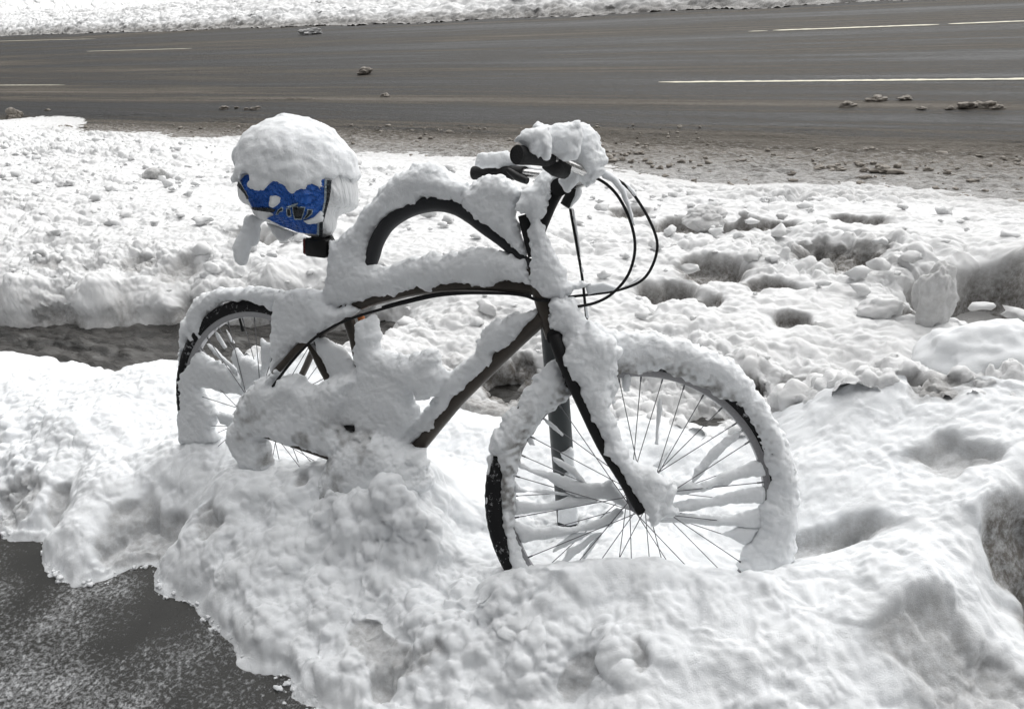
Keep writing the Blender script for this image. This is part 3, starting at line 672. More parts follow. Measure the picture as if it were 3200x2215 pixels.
lay = ballphi - (.009 + .020*hgt**1.2) + .006*noise3(AA/.05, BB_/.05, CC/.05, 93) + .004*noise3(AA/.02, BB_/.02, CC/.02, 94) + .002*noise3(AA/.008, BB_/.008, CC/.008, 95)
kk = .012; hm = np.clip(.5 - .5*(-dc - lay)/kk, 0, 1); cphi = -dc*(1 - hm) + lay*hm + kk*hm*(1 - hm)
back = -CC*0 - 1
V, Q = surface_nets(cphi.astype(np.float32), lo, h)
mesh_np('snow_cover', BG.w(V), Q, SNOW, bag)
for pl, T in (([(985, 750), (1040, 735), (1110, 760), (1085, 820), (1020, 870), (975, 850)], .014), ([(1280, 980), (1340, 960), (1440, 870), (1480, 900), (1470, 990), (1400, 1010), (1330, 1020)], .012)):
    c0 = np.mean(px('A', pl), 0); hit = ball_hit(c0[0], c0[1], 0); off = (hit - BG.O) @ BG.N
    pl2 = [('A', pl, T, off)]
    snow_lump('snow_cover', BG, pl2, bag, .003, .6, seed=97, lump=.7)

# ------------------------------------------------------------------ post behind the bicycle
pb = G(1775, 1640, 0.02); 
pr = MB().tube([(pb[0], pb[1], -.2), (pb[0], pb[1], .80), (pb[0], pb[1], .815)], [.030, .030, .026], 24)
post = pr.build('post', POST)
post['label'] = 'short dark green steel post standing in the snow behind the front wheel'; post['category'] = 'post'
def on_post(x, y):
    d = ray(x, y); dxy = d[:2]; t = (pb[:2] @ dxy)/(dxy @ dxy); return CAM + d*t
PF = Frame(np.array([pb[0], pb[1], .2]), np.array([math.cos(R(20)), math.sin(R(20)), 0]), zz, np.array([math.sin(R(20)), -math.cos(R(20)), 0]))
snow_lump('snow_cover', PF, [('E', [(850, 320), (960, 280), (985, 300), (1010, 420), (1000, 480), (960, 500), (900, 430), (880, 370)], .014, .026), ('E', [(900, 500), (1010, 480), (1010, 600), (880, 600)], .010, .026), ('E', [(838, 820), (1025, 805), (1028, 960), (940, 985), (845, 950)], .006, .027)], post, .003, 1.2, seed=101)

# ------------------------------------------------------------------ snow banks
ctl = []
def g(z, *pts):
    for x, y in pts: ctl.append(G(x, y, z))
def onb(*pts):
    for x, y in pts: ctl.append(BK.pt(x, y))
def onf(*pts):
    for x, y in pts: ctl.append(FR.pt(x, y))
# bare pavement side
g(-.02, (-200, 1650), (0, 1660), (130, 1715), (225, 1850), (370, 1850), (470, 1800), (600, 1920), (700, 2060), (850, 2150), (300, 2100), (0, 2000), (0, 2215), (500, 2215))
g(-.004, (1000, 2230), (1150, 2330), (800, 2240))
# near bank
g(.045, (0, 1610), (90, 1620), (170, 1680), (260, 1760), (420, 1700), (520, 1770), (640, 1850), (830, 2000), (1000, 2080))
g(.09, (30, 1500), (200, 1560), (400, 1600), (550, 1640), (700, 1780), (900, 1900))
g(.14, (-100, 1105), (0, 1112), (180, 1145), (0, 1300), (200, 1400), (400, 1450), (500, 1300)); g(.10, (320, 1172), (400, 1168)); g(.12, (480, 1150), (560, 1140), (649, 1125), (729, 1126), (774, 1109), (826, 1078))
g(.17, (350, 1330), (520, 1480)); g(.15, (300, 1500))
for q_ in ((700, 1450), (760, 1475), (820, 1485), (880, 1490), (940, 1490), (1000, 1480), (1060, 1475), (1130, 1490), (1200, 1500), (1280, 1500)): ctl.append(BK.pt(q_[0], q_[1] - 6, .10)); ctl.append(BK.pt(q_[0], q_[1] + 75, .16))
for q_ in ((1190, 1500), (1250, 1480), (1120, 1500), (1060, 1480)): ctl.append(BK.pt(*q_, .06)); ctl.append(BK.pt(*q_, .03))
onb((570, 1372), (650, 1368), (820, 1440), (950, 1452), (1040, 1450), (700, 1390), (1120, 1475), (1290, 1420), (1240, 1450))
g(.19, (700, 1500), (900, 1560), (1050, 1560)); g(.16, (1200, 1600), (1000, 1650), (800, 1640)); g(.14, (1350, 1650), (1300, 1750), (1000, 1760)); g(.11, (1200, 1900), (1000, 1880))
g(.12, (1600, 1950), (1400, 1900)); g(.10, (1400, 2050), (1700, 2080), (1200, 2010)); g(.05, (1250, 2150), (1500, 2200), (1800, 2215))
for q_ in ((1540, 1815), (1590, 1790), (1660, 1768), (1700, 1766), (1750, 1768), (1850, 1758), (2000, 1752), (2200, 1765), (2300, 1775), (2380, 1770), (2450, 1745)): ctl.append(FR.pt(*q_, .04)); ctl.append(FR.pt(q_[0], q_[1] + 20, .10)); ctl.append(FR.pt(*q_, 0))
onf((1560, 1850), (1640, 1800), (1750, 1780), (1850, 1765), (1950, 1760), (2050, 1758), (2200, 1775), (2370, 1810))
g(.16, (1900, 1880), (2200, 1900), (2050, 1950)); g(.14, (2000, 2080), (2300, 2050)); g(.17, (2450, 1850), (2600, 1900)); g(.15, (2600, 2080)); g(.08, (2300, 2215), (2800, 2215), (2700, 2260))
g(.16, (2580, 1690), (2540, 1640)); g(.22, (2700, 1560), (2750, 1700)); g(.20, (2480, 1450), (2560, 1500)); g(.18, (2450, 1300), (2430, 1262)); g(.24, (2600, 1216)); g(.28, (2800, 1182)); g(.30, (2950, 1175), (3100, 1160)); g(.34, (3200, 1150), (3350, 1140))
g(.30, (2600, 1203)); g(.35, (2800, 1162)); g(.37, (3000, 1150))
g(.29, (2900, 1400), (2800, 1300), (3000, 1500)); g(.26, (2900, 1700), (2980, 1620)); g(.34, (3200, 1350), (3350, 1400)); g(.30, (3150, 1580), (3300, 1500))
g(.12, (3180, 1850), (3300, 1900), (3260, 1780)); g(.20, (3000, 1900)); g(.16, (2900, 2050)); g(.10, (3150, 2080), (3000, 2150), (3200, 2200), (3350, 2250))
# behind the bicycle
g(.02, (1790, 1640), (1700, 1640)); g(.03, (1900, 1600), (2000, 1500), (1650, 1550)); g(.05, (1450, 1450), (1500, 1550), (1350, 1450), (2200, 1550), (2300, 1480)); g(.09, (1370, 1275), (1450, 1300), (1700, 1350)); g(.08, (1500, 1345), (1950, 1310), (2050, 1300), (2150, 1330), (2220, 1390)); g(.12, (900, 1250), (1050, 1240), (780, 1300)); g(.12, (700, 1180), (850, 1150)); g(.10, (950, 1120))
# gutter
g(-.13, (-200, 1080), (-400, 1060), (0, 1080), (150, 1090), (300, 1110), (400, 1130), (520, 1080), (600, 1060)); g(.03, (1000, 1150)); pass
for X_ in np.arange(-4.6, -2.0, .22):
    yb = max(2.14, 2.13 + .29*(X_ + 4.05))
    for Y_, z_ in ((1.98, -.06), (2.07, -.12), (2.18, -.13)):
        if Y_ < yb - .02: ctl.append(np.array([X_, Y_, z_]))
    for dy_, z_ in ((.0, -.11), (.05, .0), (.12, .09), (.22, .15), (.36, .19)): ctl.append(np.array([X_, yb + dy_, z_]))
g(-.02, (1520, 1270), (1600, 1280)); g(-.06, (2240, 1370), (2220, 1330)); g(.03, (1900, 1250), (1700, 1250)); g(.05, (2500, 1170), (2700, 1140)); g(.06, (3000, 1110), (3150, 1090))
# roadside bank
g(.16, (0, 900), (300, 900), (600, 880), (500, 905)); g(.20, (0, 800), (300, 800), (600, 800), (850, 850), (-300, 800)); g(.22, (0, 700), (300, 680), (700, 700)); g(.20, (0, 550), (300, 550), (600, 600), (-200, 560))
g(.12, (0, 430), (250, 455), (500, 470), (-200, 400)); g(.05, (800, 500), (1000, 530)); g(-.13, (0, 375), (300, 410), (600, 430), (1000, 460), (1300, 470), (-300, 350)); g(.12, (900, 620), (1200, 600)); g(.15, (1100, 750), (1300, 700), (1000, 900)); g(.12, (1300, 900), (1200, 1050)); g(.06, (1400, 1150), (1500, 1200))
g(-.03, (1500, 520), (1900, 560)); g(-.13, (1600, 480), (2000, 520), (2400, 560)); g(-.01, (2100, 600)); g(.08, (1900, 700), (2200, 680)); g(.13, (2000, 850), (1800, 800), (2300, 800)); g(.12, (1900, 1000), (2200, 1000)); g(.09, (2000, 1150), (2300, 1150)); g(.14, (2500, 800), (2700, 750), (2900, 800)); g(.05, (2450, 660), (2800, 650)); g(-.05, (2700, 610), (3100, 660), (3300, 690)); g(-.13, (2800, 560), (3200, 600), (3500, 620)); g(.12, (3100, 760), (3200, 850)); g(.11, (2600, 950), (2800, 1000), (2900, 880)); g(.10, (2500, 1080), (2800, 1080), (3000, 1050)); g(.0, (3150, 940)); g(.08, (3300, 1000), (3200, 1000))
for Y in (5.6, 6.4, 7.4, 9): 
    for X in (-16, -12, -9, -6, -3, -1, 1.5, 4):
        edge = 6.45 - .085*(X + 4.7) + (-.9 if X > -1.5 else 0)
        if Y > edge + .35: ctl.append(np.array([X, Y, -.16]))
ctl = np.array(ctl)
def tps_fit(P, lam=2e-4):
    n = len(P); r = np.linalg.norm(P[:, None, :2] - P[None, :, :2], axis=2)
    K = np.where(r > 0, r*r*np.log(r + 1e-12), 0) + lam*np.eye(n)
    Q = np.hstack([np.ones((n, 1)), P[:, :2]]); A = np.block([[K, Q], [Q.T, np.zeros((3, 3))]])
    return np.linalg.solve(A, np.concatenate([P[:, 2], np.zeros(3)]))
# a softer kernel keeps steep neighbours from ringing
def fit(P, eps=.10):
    n = len(P); r = np.linalg.norm(P[:, None, :2] - P[None, :, :2], axis=2)
    K = -np.sqrt(r*r + eps*eps) + .004*np.eye(n)
    Q = np.ones((n, 1)); A = np.block([[K, Q], [Q.T, np.zeros((1, 1))]])
    return np.linalg.solve(A, np.concatenate([P[:, 2], [0]]))
CO = fit(ctl)
def base(X, Y):
    out = np.full(X.shape, CO[-1])
    for k, p in enumerate(ctl):
        out += CO[k]*-np.sqrt((X - p[0])**2 + (Y - p[1])**2 + .01)
    return out

pits = []   # pixel, height there, radius, depth, dark tone (real stains and painted-in hollow shade)
def pit(x, y, z, r, dep, dirt_shade=1.0, ax=1.5):
    p = G(x, y, z); pits.append((p[0], p[1], r, dep, dirt_shade, ax))
for a in ((2232, 835, .12, .13, .09), (2063, 905, .11, .09, .12), (2627, 790, .12, .16, .09), (2300, 695, .08, .12, .09), (2142, 700, .07, .13, .07), (2480, 1005, .1, .07, .06), (2531, 792, .12, .06, .05), (3110, 925, .02, .17, .16), (3060, 905, .08, .16, .20), (3180, 935, .06, .16, .2), (3146, 1025, .08, .09, .16), (479, 540, .2, .11, .06), (428, 812, .19, .07, .03), (564, 842, .16, .1, .05), (800, 790, .1, .12, .09), (150, 850, .15, .07, .03), (2330, 1200, .05, .05, .06), (2540, 1190, .06, .06, .05), (2700, 690, .06, .1, .05), (2420, 880, .12, .07, .05), (2200, 940, .1, .06, .04), (1260, 1230, .05, .1, .04), (1560, 1190, .02, .1, .07), (1640, 1150, .05, .06, .05), (2440, 700, .08, .1, .05), (1960, 660, .05, .09, .05), (2850, 960, .1, .06, .05)):
    pit(a[0], a[1], a[2], a[3]*.78, a[4]*1.2, 1.2 if a[0] < 700 and a[1] > 950 else (.45 if a[0] < 900 else .95))  # dark tone painted in as overhang shade inside the roadside hollows
near_pits = ((60, 1560, .08, .05, .05), (210, 1560, .09, .035, .04), (400, 1640, .08, .06, .05), (520, 1620, .1, .06, .03), (690, 1640, .14, .035, .03), (700, 1660, .14, .03, .03), (2950, 1270, .28, .05, .045), (2960, 1430, .28, .055, .05), (2680, 1625, .2, .03, .06), (2560, 1690, .14, .05, .05), (3000, 2110, .1, .09, .05), (960, 1600, .16, .018, .03), (1240, 2080, .06, .03, .02), (1300, 2110, .05, .025, .02), (1180, 2050, .07, .025, .02), (1820, 2130, .07, .02, .02), (2010, 2165, .06, .02, .02))
pit(3192, 1790, .14, .075, .08, 1.35, .6); pit(3198, 1930, .10, .055, .05, 1.35, .6)
for a in near_pits: pit(*a[:5], dirt_shade=.6)

def pit_field(X, Y):
    dz = np.zeros(X.shape); dd = np.zeros(X.shape)
    wx = .055*noise2(X/.13, Y/.13, 301) + .02*noise2(X/.05, Y/.05, 303); wy = .04*noise2(X/.13 + 9, Y/.13, 302) + .02*noise2(X/.05 + 4, Y/.05, 304)
    for (x, y, r, dep, dirt_shade, ax) in pits:
        m_ = (np.abs(X - x) < 3*r*ax) & (np.abs(Y - y) < 3*r)
        if not m_.any(): continue
        dy = Y[m_] + wy[m_] - y
        q = np.sqrt(((X[m_] + wx[m_] - x)/ax)**2 + (dy*np.where(dy > 0, 1.0, .75))**2)/r
        w_ = 1/(1 + q**np.where(dy > 0, 12, 4))
        dz[m_] -= dep*w_; dd[m_] = np.maximum(dd[m_], dirt_shade*np.clip((1.28 - q)/.35, 0, 1))
    return dz, dd

def crumble(X, Y, seed):
    wx = X + .03*noise2(X/.07, Y/.07, seed); wy = Y + .03*noise2(X/.07, Y/.07, seed + 1)
    m_ = np.clip(.5 + 1.5*fbm2(X/.7, Y/.6, seed + 2, 3), .08, 1.3)
    b1 = bumps2(wx/.16, wy/.16, seed + 3); b2 = bumps2(wx/.07, wy/.07, seed + 4); b3 = bumps2(wx/.032, wy/.032, seed + 5)
    return m_*(.040*(b1 - .5) + .016*(b2 - .5) + .008*(b3 - .5)), m_
def softlump(X, Y, seed):
    wx = X + .05*noise2(X/.13, Y/.13, seed); wy = Y + .05*noise2(X/.13, Y/.13, seed + 1)
    m_ = np.clip(.5 + 1.0*fbm2(X/.45, Y/.45, seed + 2, 3), .12, 1.2)
    b1 = bumps2(wx/.24, wy/.24, seed + 3, .85); b2 = bumps2(wx/.10, wy/.10, seed + 4, .85); b3 = bumps2(wx/.045, wy/.045, seed + 5, .8)
    return m_*(.055*(b1 - .55) + .026*(b2 - .55) + .006*(b3 - .5)) + .014*fbm2(X/.12, Y/.12, seed + 6, 3), m_

def bumps3(x, y, z, seed=0, rad=.8):
    x0 = np.floor(x); y0 = np.floor(y); z0 = np.floor(z); best = np.zeros(x.shape, np.float32)
    for dx in (-1, 0, 1):
        for dy in (-1, 0, 1):
            for dz_ in (-1, 0, 1):
                cx, cy, cz = x0 + dx, y0 + dy, z0 + dz_
                a1 = cx + _hash(cx, cy, cz, seed) - x; a2 = cy + _hash(cx, cy, cz, seed + 11) - y; a3 = cz + _hash(cx, cy, cz, seed + 23) - z
                r = rad*(.5 + .6*_hash(cx, cy, cz, seed + 37))
                best = np.maximum(best, np.sqrt(np.maximum(1 - (a1*a1 + a2*a2 + a3*a3)/(r*r), 0))*r/rad)
    return best
def grid_normals(X, Y, Z):
    P = np.stack([X, Y, Z], -1); a = np.gradient(P, axis=0); b = np.gradient(P, axis=1); n_ = np.cross(a, b); n_ /= np.linalg.norm(n_, axis=-1, keepdims=True) + 1e-12
    return n_*np.sign(n_[..., 2:3] + 1e-9)
def push(X, Y, Z, amps, mask, seed):
    n_ = grid_normals(X, Y, blur(Z, 3)); d = 0
    for k, (amp, sc2) in enumerate(amps):
        d = d + amp*(bumps3(X/sc2, Y/sc2, Z/sc2, seed + 100*k) - .45)
    d = d*mask
    return X + n_[..., 0]*d, Y + n_[..., 1]*d, Z + n_[..., 2]*d

def grid_faces(nu, nv):
    i = np.arange(nu*nv).reshape(nu, nv)
    return np.stack([i[:-1, :-1].ravel(), i[1:, :-1].ravel(), i[1:, 1:].ravel(), i[:-1, 1:].ravel()], 1)
def struct(o, kind='structure'):
    o['kind'] = kind; return o

def lean_bump(X, Y, Z, amp, sc_, seed):
    """push clods sideways so that they overhang"""
    return X + amp*noise3(X/sc_, Y/sc_, Z/sc_, seed), Y + amp*noise3(X/sc_ + 31, Y/sc_, Z/sc_, seed + 1)

# near bank
xs = np.arange(-4.3, 1.5, .0048); ys = np.arange(.40, 2.12, .0048)
X, Y = np.meshgrid(xs, ys, indexing='ij')
Zb = base(X, Y); sl, mm = softlump(X, Y, 200); dz, dd = pit_field(X, Y)
edge = np.clip((Zb + .01)/.07, .1, 1)*np.clip((1.72 - Y)/.3, .2, 1)
Z0 = Zb + sl*edge
Z = np.where(Z0 > .02, np.maximum(Z0 + dz, .016), Z0) + .0045*noise2(X/.022, Y/.022, 230) + .003*noise2(X/.011, Y/.011, 231)
# steep little cliff where the bank meets the pavement
Z = np.where(Z > .012, Z + (.012 + .022*np.clip(noise2(X/.09, Y/.09, 233) + .3, 0, 1))*np.clip((Z - .012)/.02, 0, 1)*np.clip((.13 - Z)/.08, 0, 1), Z)
st = np.clip(fbm2(X/.35, Y/.35, 240, 3)*1.6 - .75, 0, 1)*.5
Xd, Yd = lean_bump(X, Y, Z, .012, .06, 250)
mk = np.clip(.22 + 1.4*fbm2(X/.5, Y/.5, 270, 3) - .15*np.clip((-1.7 - X)/.3, 0, 1) + .6*np.clip((X + 1.5)/.3, 0, 1)*np.clip((1.32 - Y)/.2, 0, 1), .05, 1.15)*edge*np.clip((1.5 - Y)/.3 + .3, .2, 1)
Xd, Yd, Zd = push(Xd, Yd, Z, ((.036, .13), (.022, .06), (.013, .026), (.0065, .0125)), mk, 900)
nb = mesh_np('snowbank', np.stack([Xd.ravel(), Yd.ravel(), Zd.ravel()], 1), grid_faces(len(xs), len(ys)), BANK, attrs={'dirt_shade': np.clip(dd*.8 + st*.35, 0, 1)})
struct(nb)
# roadside bank
ny = 600; ys = 2.06*(7.6/2.06)**(np.arange(ny)/(ny - 1)); ss = np.arange(-1.95, .62, .0027)
Y = np.repeat(ys[None], len(ss), 0); X = ss[:, None]*(Y + .6) 
Zb = base(X, Y); cr_, mm = crumble(X, Y, 400); dz, dd = pit_field(X, Y)
edge = np.clip((Zb + .13)/.10, .25, 1)
thin = np.clip((.02 - Zb)/.12, 0, 1)
Z = Zb + cr_*edge + dz + .006*noise2(X/.022, Y/.022, 430)*edge + .003*noise2(X/.011, Y/.011, 431)
slope = np.gradient(Zb, axis=1)/np.gradient(Y, axis=1)
face = np.clip((3.3 - Y)/.6, 0, 1)*np.clip((.17 - Zb)/.15, 0, 1)*np.clip((-.6 - X)/.8, 0, 1)*np.clip(.45 + 1.2*fbm2(X/.18, Y/.1, 475, 3), .1, 1)  # splash grime near the base, with the face's shade painted in as grey
st = np.clip(fbm2(X/.3, Y/.3, 440, 3)*1.7 - .7, 0, 1)*.6
Xd, Yd = lean_bump(X, Y, Z, .015, .07, 450)
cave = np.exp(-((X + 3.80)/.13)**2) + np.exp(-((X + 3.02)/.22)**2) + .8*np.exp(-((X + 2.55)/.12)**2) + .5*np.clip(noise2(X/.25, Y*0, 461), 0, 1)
ovh = np.clip((Z - .0)/.10, 0, 1); ovh = ovh*ovh*(3 - 2*ovh)
Yd = Yd + (.01 + .045*np.clip(cave, 0, 1))*(1 - ovh)*np.clip((3.1 - Y)/.35, 0, 1)*np.clip((-1.9 - X)/.4, 0, 1)
big_ = fbm2(X/.9, Y/.6, 471, 3)
mk = np.clip(.34 + 1.9*big_ + .7*fbm2(X/.3, Y/.3, 470, 2) + .5*np.clip((2.9 - Y)/.5, 0, 1), .08, 1.35)*edge
Xd, Yd, Zd = push(Xd, Yd, Z, ((.038, .11), (.026, .055), (.013, .026), (.006, .014)), mk, 700)
rb_ = mesh_np('snowbank', np.stack([Xd.ravel(), Yd.ravel(), Zd.ravel()], 1), grid_faces(len(ss), ny), CRUMB, attrs={'dirt_shade': np.clip(dd + st*.5 + (face*.45 + .55*np.clip(cave, 0, 1)*np.clip((.06 - Z)/.05, 0, 1)*np.clip((3.0 - Y)/.3, 0, 1)*np.clip((-1.9 - X)/.4, 0, 1)) + .35*thin, 0, 1)})  # cave shade painted dark at the base, with hollow, face and stain tones
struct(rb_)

# ------------------------------------------------------------------ road, pavement, gutter, far side
def sheet(name, x0, x1, y0, y1, z, m, nx=1, ny=1):
    xs = np.linspace(x0, x1, nx + 1); ys = np.linspace(y0, y1, ny + 1); X, Y = np.meshgrid(xs, ys, indexing='ij')
    return struct(mesh_np(name, np.stack([X.ravel(), Y.ravel(), np.full(X.size, z)], 1), grid_faces(nx + 1, ny + 1), m, smooth=False))
# asphalt with salt, slush tracks along the traffic
ROAD, nt, b = mat('wet_asphalt')
tc = N(nt, 'ShaderNodeTexCoord'); vr = N(nt, 'ShaderNodeVectorRotate'); vr.rotation_type = 'Z_AXIS'; vr.inputs['Angle'].default_value = R(4.9)
nt.links.new(tc.outputs['Object'], vr.inputs['Vector'])
sep = N(nt, 'ShaderNodeSeparateXYZ'); nt.links.new(vr.outputs[0], sep.inputs[0])
def stretched(sx, sy, scale, detail=4., rough=.6):
    mp = N(nt, 'ShaderNodeMapping'); mp.inputs['Scale'].default_value = (sx, sy, 1); nt.links.new(vr.outputs[0], mp.inputs[0])
    n = N(nt, 'ShaderNodeTexNoise', i_Scale=scale, i_Detail=detail, i_Roughness=rough); nt.links.new(mp.outputs[0], n.inputs['Vector']); return n.outputs[0]
tracks = stretched(.035, 1., 1.6, 5.); streak = stretched(.035, 1., 7., 6., .7); grain = stretched(.45, 1., 40., 5., .75); fine = stretched(1, 1, 160., 3.)
f1 = math_(nt, 'ADD', math_(nt, 'MULTIPLY', tracks, 1.0), math_(nt, 'ADD', math_(nt, 'MULTIPLY', streak, .85), -.39))
f2 = math_(nt, 'ADD', f1, math_(nt, 'MULTIPLY', math_(nt, 'SUBTRACT', grain, .5), .62))
# brown band beside the near edge of the wheel tracks
v = sep.outputs['Y']
band = math_(nt, 'SUBTRACT', 1.0, math_(nt, 'ABSOLUTE', math_(nt, 'MULTIPLY', math_(nt, 'SUBTRACT', v, 7.75), 1.3))); band.node.use_clamp = True
near = math_(nt, 'MULTIPLY', math_(nt, 'SUBTRACT', 6.75, v), 1.5); near.node.use_clamp = True
f3 = math_(nt, 'ADD', f2, math_(nt, 'ADD', math_(nt, 'MULTIPLY', band, .16), math_(nt, 'MULTIPLY', near, .34)))
cc = ramp(nt, [(.42, (.012, .012, .013)), (.50, (.021, .0205, .020)), (.57, (.042, .037, .031)), (.66, (.09, .078, .062)), (.92, (.20, .18, .155))], f3)
spk = ramp(nt, [(.60, 0), (.66, 1)], fine)
# patchy leftover snow towards the kerb
wht = math_(nt, 'ADD', math_(nt, 'MULTIPLY', math_(nt, 'SUBTRACT', 6.30, v), .62), math_(nt, 'MULTIPLY', math_(nt, 'SUBTRACT', grain, .5), 1.8))
wf = ramp(nt, [(.1, 0), (.75, .85)], wht)
c2 = mix(nt, math_(nt, 'MULTIPLY', spk.outputs[0], .16), cc.outputs[0], (.5, .48, .45))
c3 = mix(nt, wf.outputs[0], c2, (.66, .655, .65))
nt.links.new(c3, b.inputs['Base Color'])
nt.links.new(ramp(nt, [(.4, .5), (.7, .85)], f3).outputs[0], b.inputs['Roughness'])
b.inputs['Specular IOR Level'].default_value = .3
bp = N(nt, 'ShaderNodeBump', i_Strength=.9, i_Distance=.05); nt.links.new(grain, bp.inputs['Height']); nt.links.new(bp.outputs[0], b.inputs['Normal'])
rx = np.concatenate([np.arange(-140, -14, 1.5), np.arange(-14, 3.2, .02), np.arange(3.2, 60, 1.5)]); ry = np.concatenate([np.arange(2.35, 4.0, .3), np.arange(4.0, 8.6, .02), np.arange(8.6, 60, .5)])
X, Y = np.meshgrid(rx, ry, indexing='ij'); Vr = Y + .085*X
zone = np.clip((7.1 - Vr)/1.2, 0, 1)*np.clip((Vr - 4.9)/.2, 0, 1) + .55*np.exp(-((Vr - 7.75)/.16)**2)*np.clip(fbm2(X/1.1, Y/.3, 651, 3)*3 + .35, 0, 1)
zone = np.clip(zone, 0, 1)*np.clip(.35 + 1.5*fbm2(X/.8, Y/.25, 650, 3), .05, 1)
Zr = -.112 + zone*(.022*bumps2(X/.16, Y/.09, 652) + .016*bumps2(X/.07, Y/.05, 653) + .008*noise2(X/.05, Y/.04, 654))
struct(mesh_np('road', np.stack([X.ravel(), Y.ravel(), Zr.ravel()], 1), grid_faces(len(rx), len(ry)), ROAD))

SLUSH, nt, b = mat('gutter_slush')
tc = N(nt, 'ShaderNodeTexCoord'); mp = N(nt, 'ShaderNodeMapping'); mp.inputs['Scale'].default_value = (.45, 1.6, 1); nt.links.new(tc.outputs['Object'], mp.inputs[0])
n = N(nt, 'ShaderNodeTexNoise', i_Scale=9., i_Detail=8., i_Roughness=.7); nt.links.new(mp.outputs[0], n.inputs['Vector'])
nt.links.new(ramp(nt, [(.42, (.016, .015, .013)), (.55, (.05, .047, .043)), (.68, (.16, .16, .155))], n.outputs[0]).outputs[0], b.inputs['Base Color'])
nt.links.new(ramp(nt, [(.45, .12), (.62, .7)], n.outputs[0]).outputs[0], b.inputs['Roughness'])
bp = N(nt, 'ShaderNodeBump', i_Strength=.8, i_Distance=.02); nt.links.new(n.outputs[0], bp.inputs['Height']); nt.links.new(bp.outputs[0], b.inputs['Normal'])
xs = np.arange(-6, 2.5, .012); ys = np.arange(1.8, 3.0, .008); X, Y = np.meshgrid(xs, ys, indexing='ij')
Z = -.045 + .020*bumps2((X + .03*noise2(X/.1, Y/.1, 500))/.11, Y/.05, 501)*np.clip(fbm2(X/.4, Y/.12, 503)*2 + .4, 0, 1) + .010*bumps2(X/.05, Y/.03, 505)*np.clip(fbm2(X/.3, Y/.10, 506)*2 + .2, 0, 1) + .004*fbm2(X/.05, Y/.02, 504)
struct(mesh_np('gutter', np.stack([X.ravel(), Y.ravel(), Z.ravel()], 1), grid_faces(len(xs), len(ys)), SLUSH))

WALK, nt, b = mat('wet_pavement')
tc = N(nt, 'ShaderNodeTexCoord')
n1 = N(nt, 'ShaderNodeTexNoise', i_Scale=75., i_Detail=7., i_Roughness=.8); n2 = N(nt, 'ShaderNodeTexNoise', i_Scale=4.5, i_Detail=4.); n3 = N(nt, 'ShaderNodeTexNoise', i_Scale=170., i_Detail=2.)
for q in (n1, n2, n3): nt.links.new(tc.outputs['Object'], q.inputs['Vector'])
sep = N(nt, 'ShaderNodeSeparateXYZ'); nt.links.new(tc.outputs['Object'], sep.inputs[0])
cov = math_(nt, 'ADD', math_(nt, 'MULTIPLY', n2.outputs[0], .55), math_(nt, 'MULTIPLY', math_(nt, 'SUBTRACT', .66, sep.outputs['Y']), .42))
wf = math_(nt, 'ADD', math_(nt, 'MULTIPLY', n1.outputs[0], 1.15), math_(nt, 'ADD', cov, math_(nt, 'MULTIPLY', n3.outputs[0], .2)))
wr_ = ramp(nt, [(.84, 0), (1.12, .60)], math_(nt, 'SUBTRACT', wf, .02))
cb_ = ramp(nt, [(.35, (.022, .022, .020)), (.7, (.045, .044, .040))], n2.outputs[0])
nt.links.new(mix(nt, wr_.outputs[0], cb_.outputs[0], (.6, .61, .62)), b.inputs['Base Color'])
nt.links.new(ramp(nt, [(0., .4), (.5, .8)], wr_.outputs[0]).outputs[0], b.inputs['Roughness']); b.inputs['Specular IOR Level'].default_value = .3
bp = N(nt, 'ShaderNodeBump', i_Strength=.7, i_Distance=.006); nt.links.new(wr_.outputs[0], bp.inputs['Height']); nt.links.new(bp.outputs[0], b.inputs['Normal'])
sheet('sidewalk', -40, 20, -6, 1.7, 0, WALK)
KERB = plain('kerb_concrete', (.2, .19, .18), .8)
MB().box((-10, 1.78, -.06), (30, 0, 0), (0, .075, 0), (0, 0, .055), .05).build('kerb', KERB); struct(bpy.data.objects['kerb'])

# lane markings
LINE = plain('worn_yellow_paint', (.62, .59, .47), .7, bscale=25, var=.4)
def marking(p, q, w):
    A = G(*p, -.108)[:2]; B = G(*q, -.108)[:2]; d = (B - A)/np.linalg.norm(B - A); nn = np.array([-d[1], d[0]])*w/2
    L = np.linalg.norm(B - A); k = max(2, int(L/.06)); rs = np.random.RandomState(int(abs(p[0])) + 5); V = []; F = []
    for i in range(k + 1):
        c = A + d*L*i/k; e = min(1, i/k*14 + .25, (k - i)/k*14 + .25)
        V += [(*(c - nn*e*(.8 + .3*rs.rand())), -.108), (*(c + nn*e*(.55 + .6*rs.rand())), -.108)]
    for i in range(k): F.append((2*i, 2*i+2, 2*i+3, 2*i+1))
    o = MB().add(V, F).build('lane_marking', LINE, smooth=False); struct(o); return o
marking((-400, 268), (203, 266), .05); marking((2058, 257), (3600, 243), .085)
marking((268, 161), (600, 152), .06); marking((2338, 98.5), (2400, 96.5), .06); marking((2415, 95.5), (2935, 77), .11); marking((2962, 75.5), (3500, 54), .10)
marking((-200, 134), (300, 122), .06)

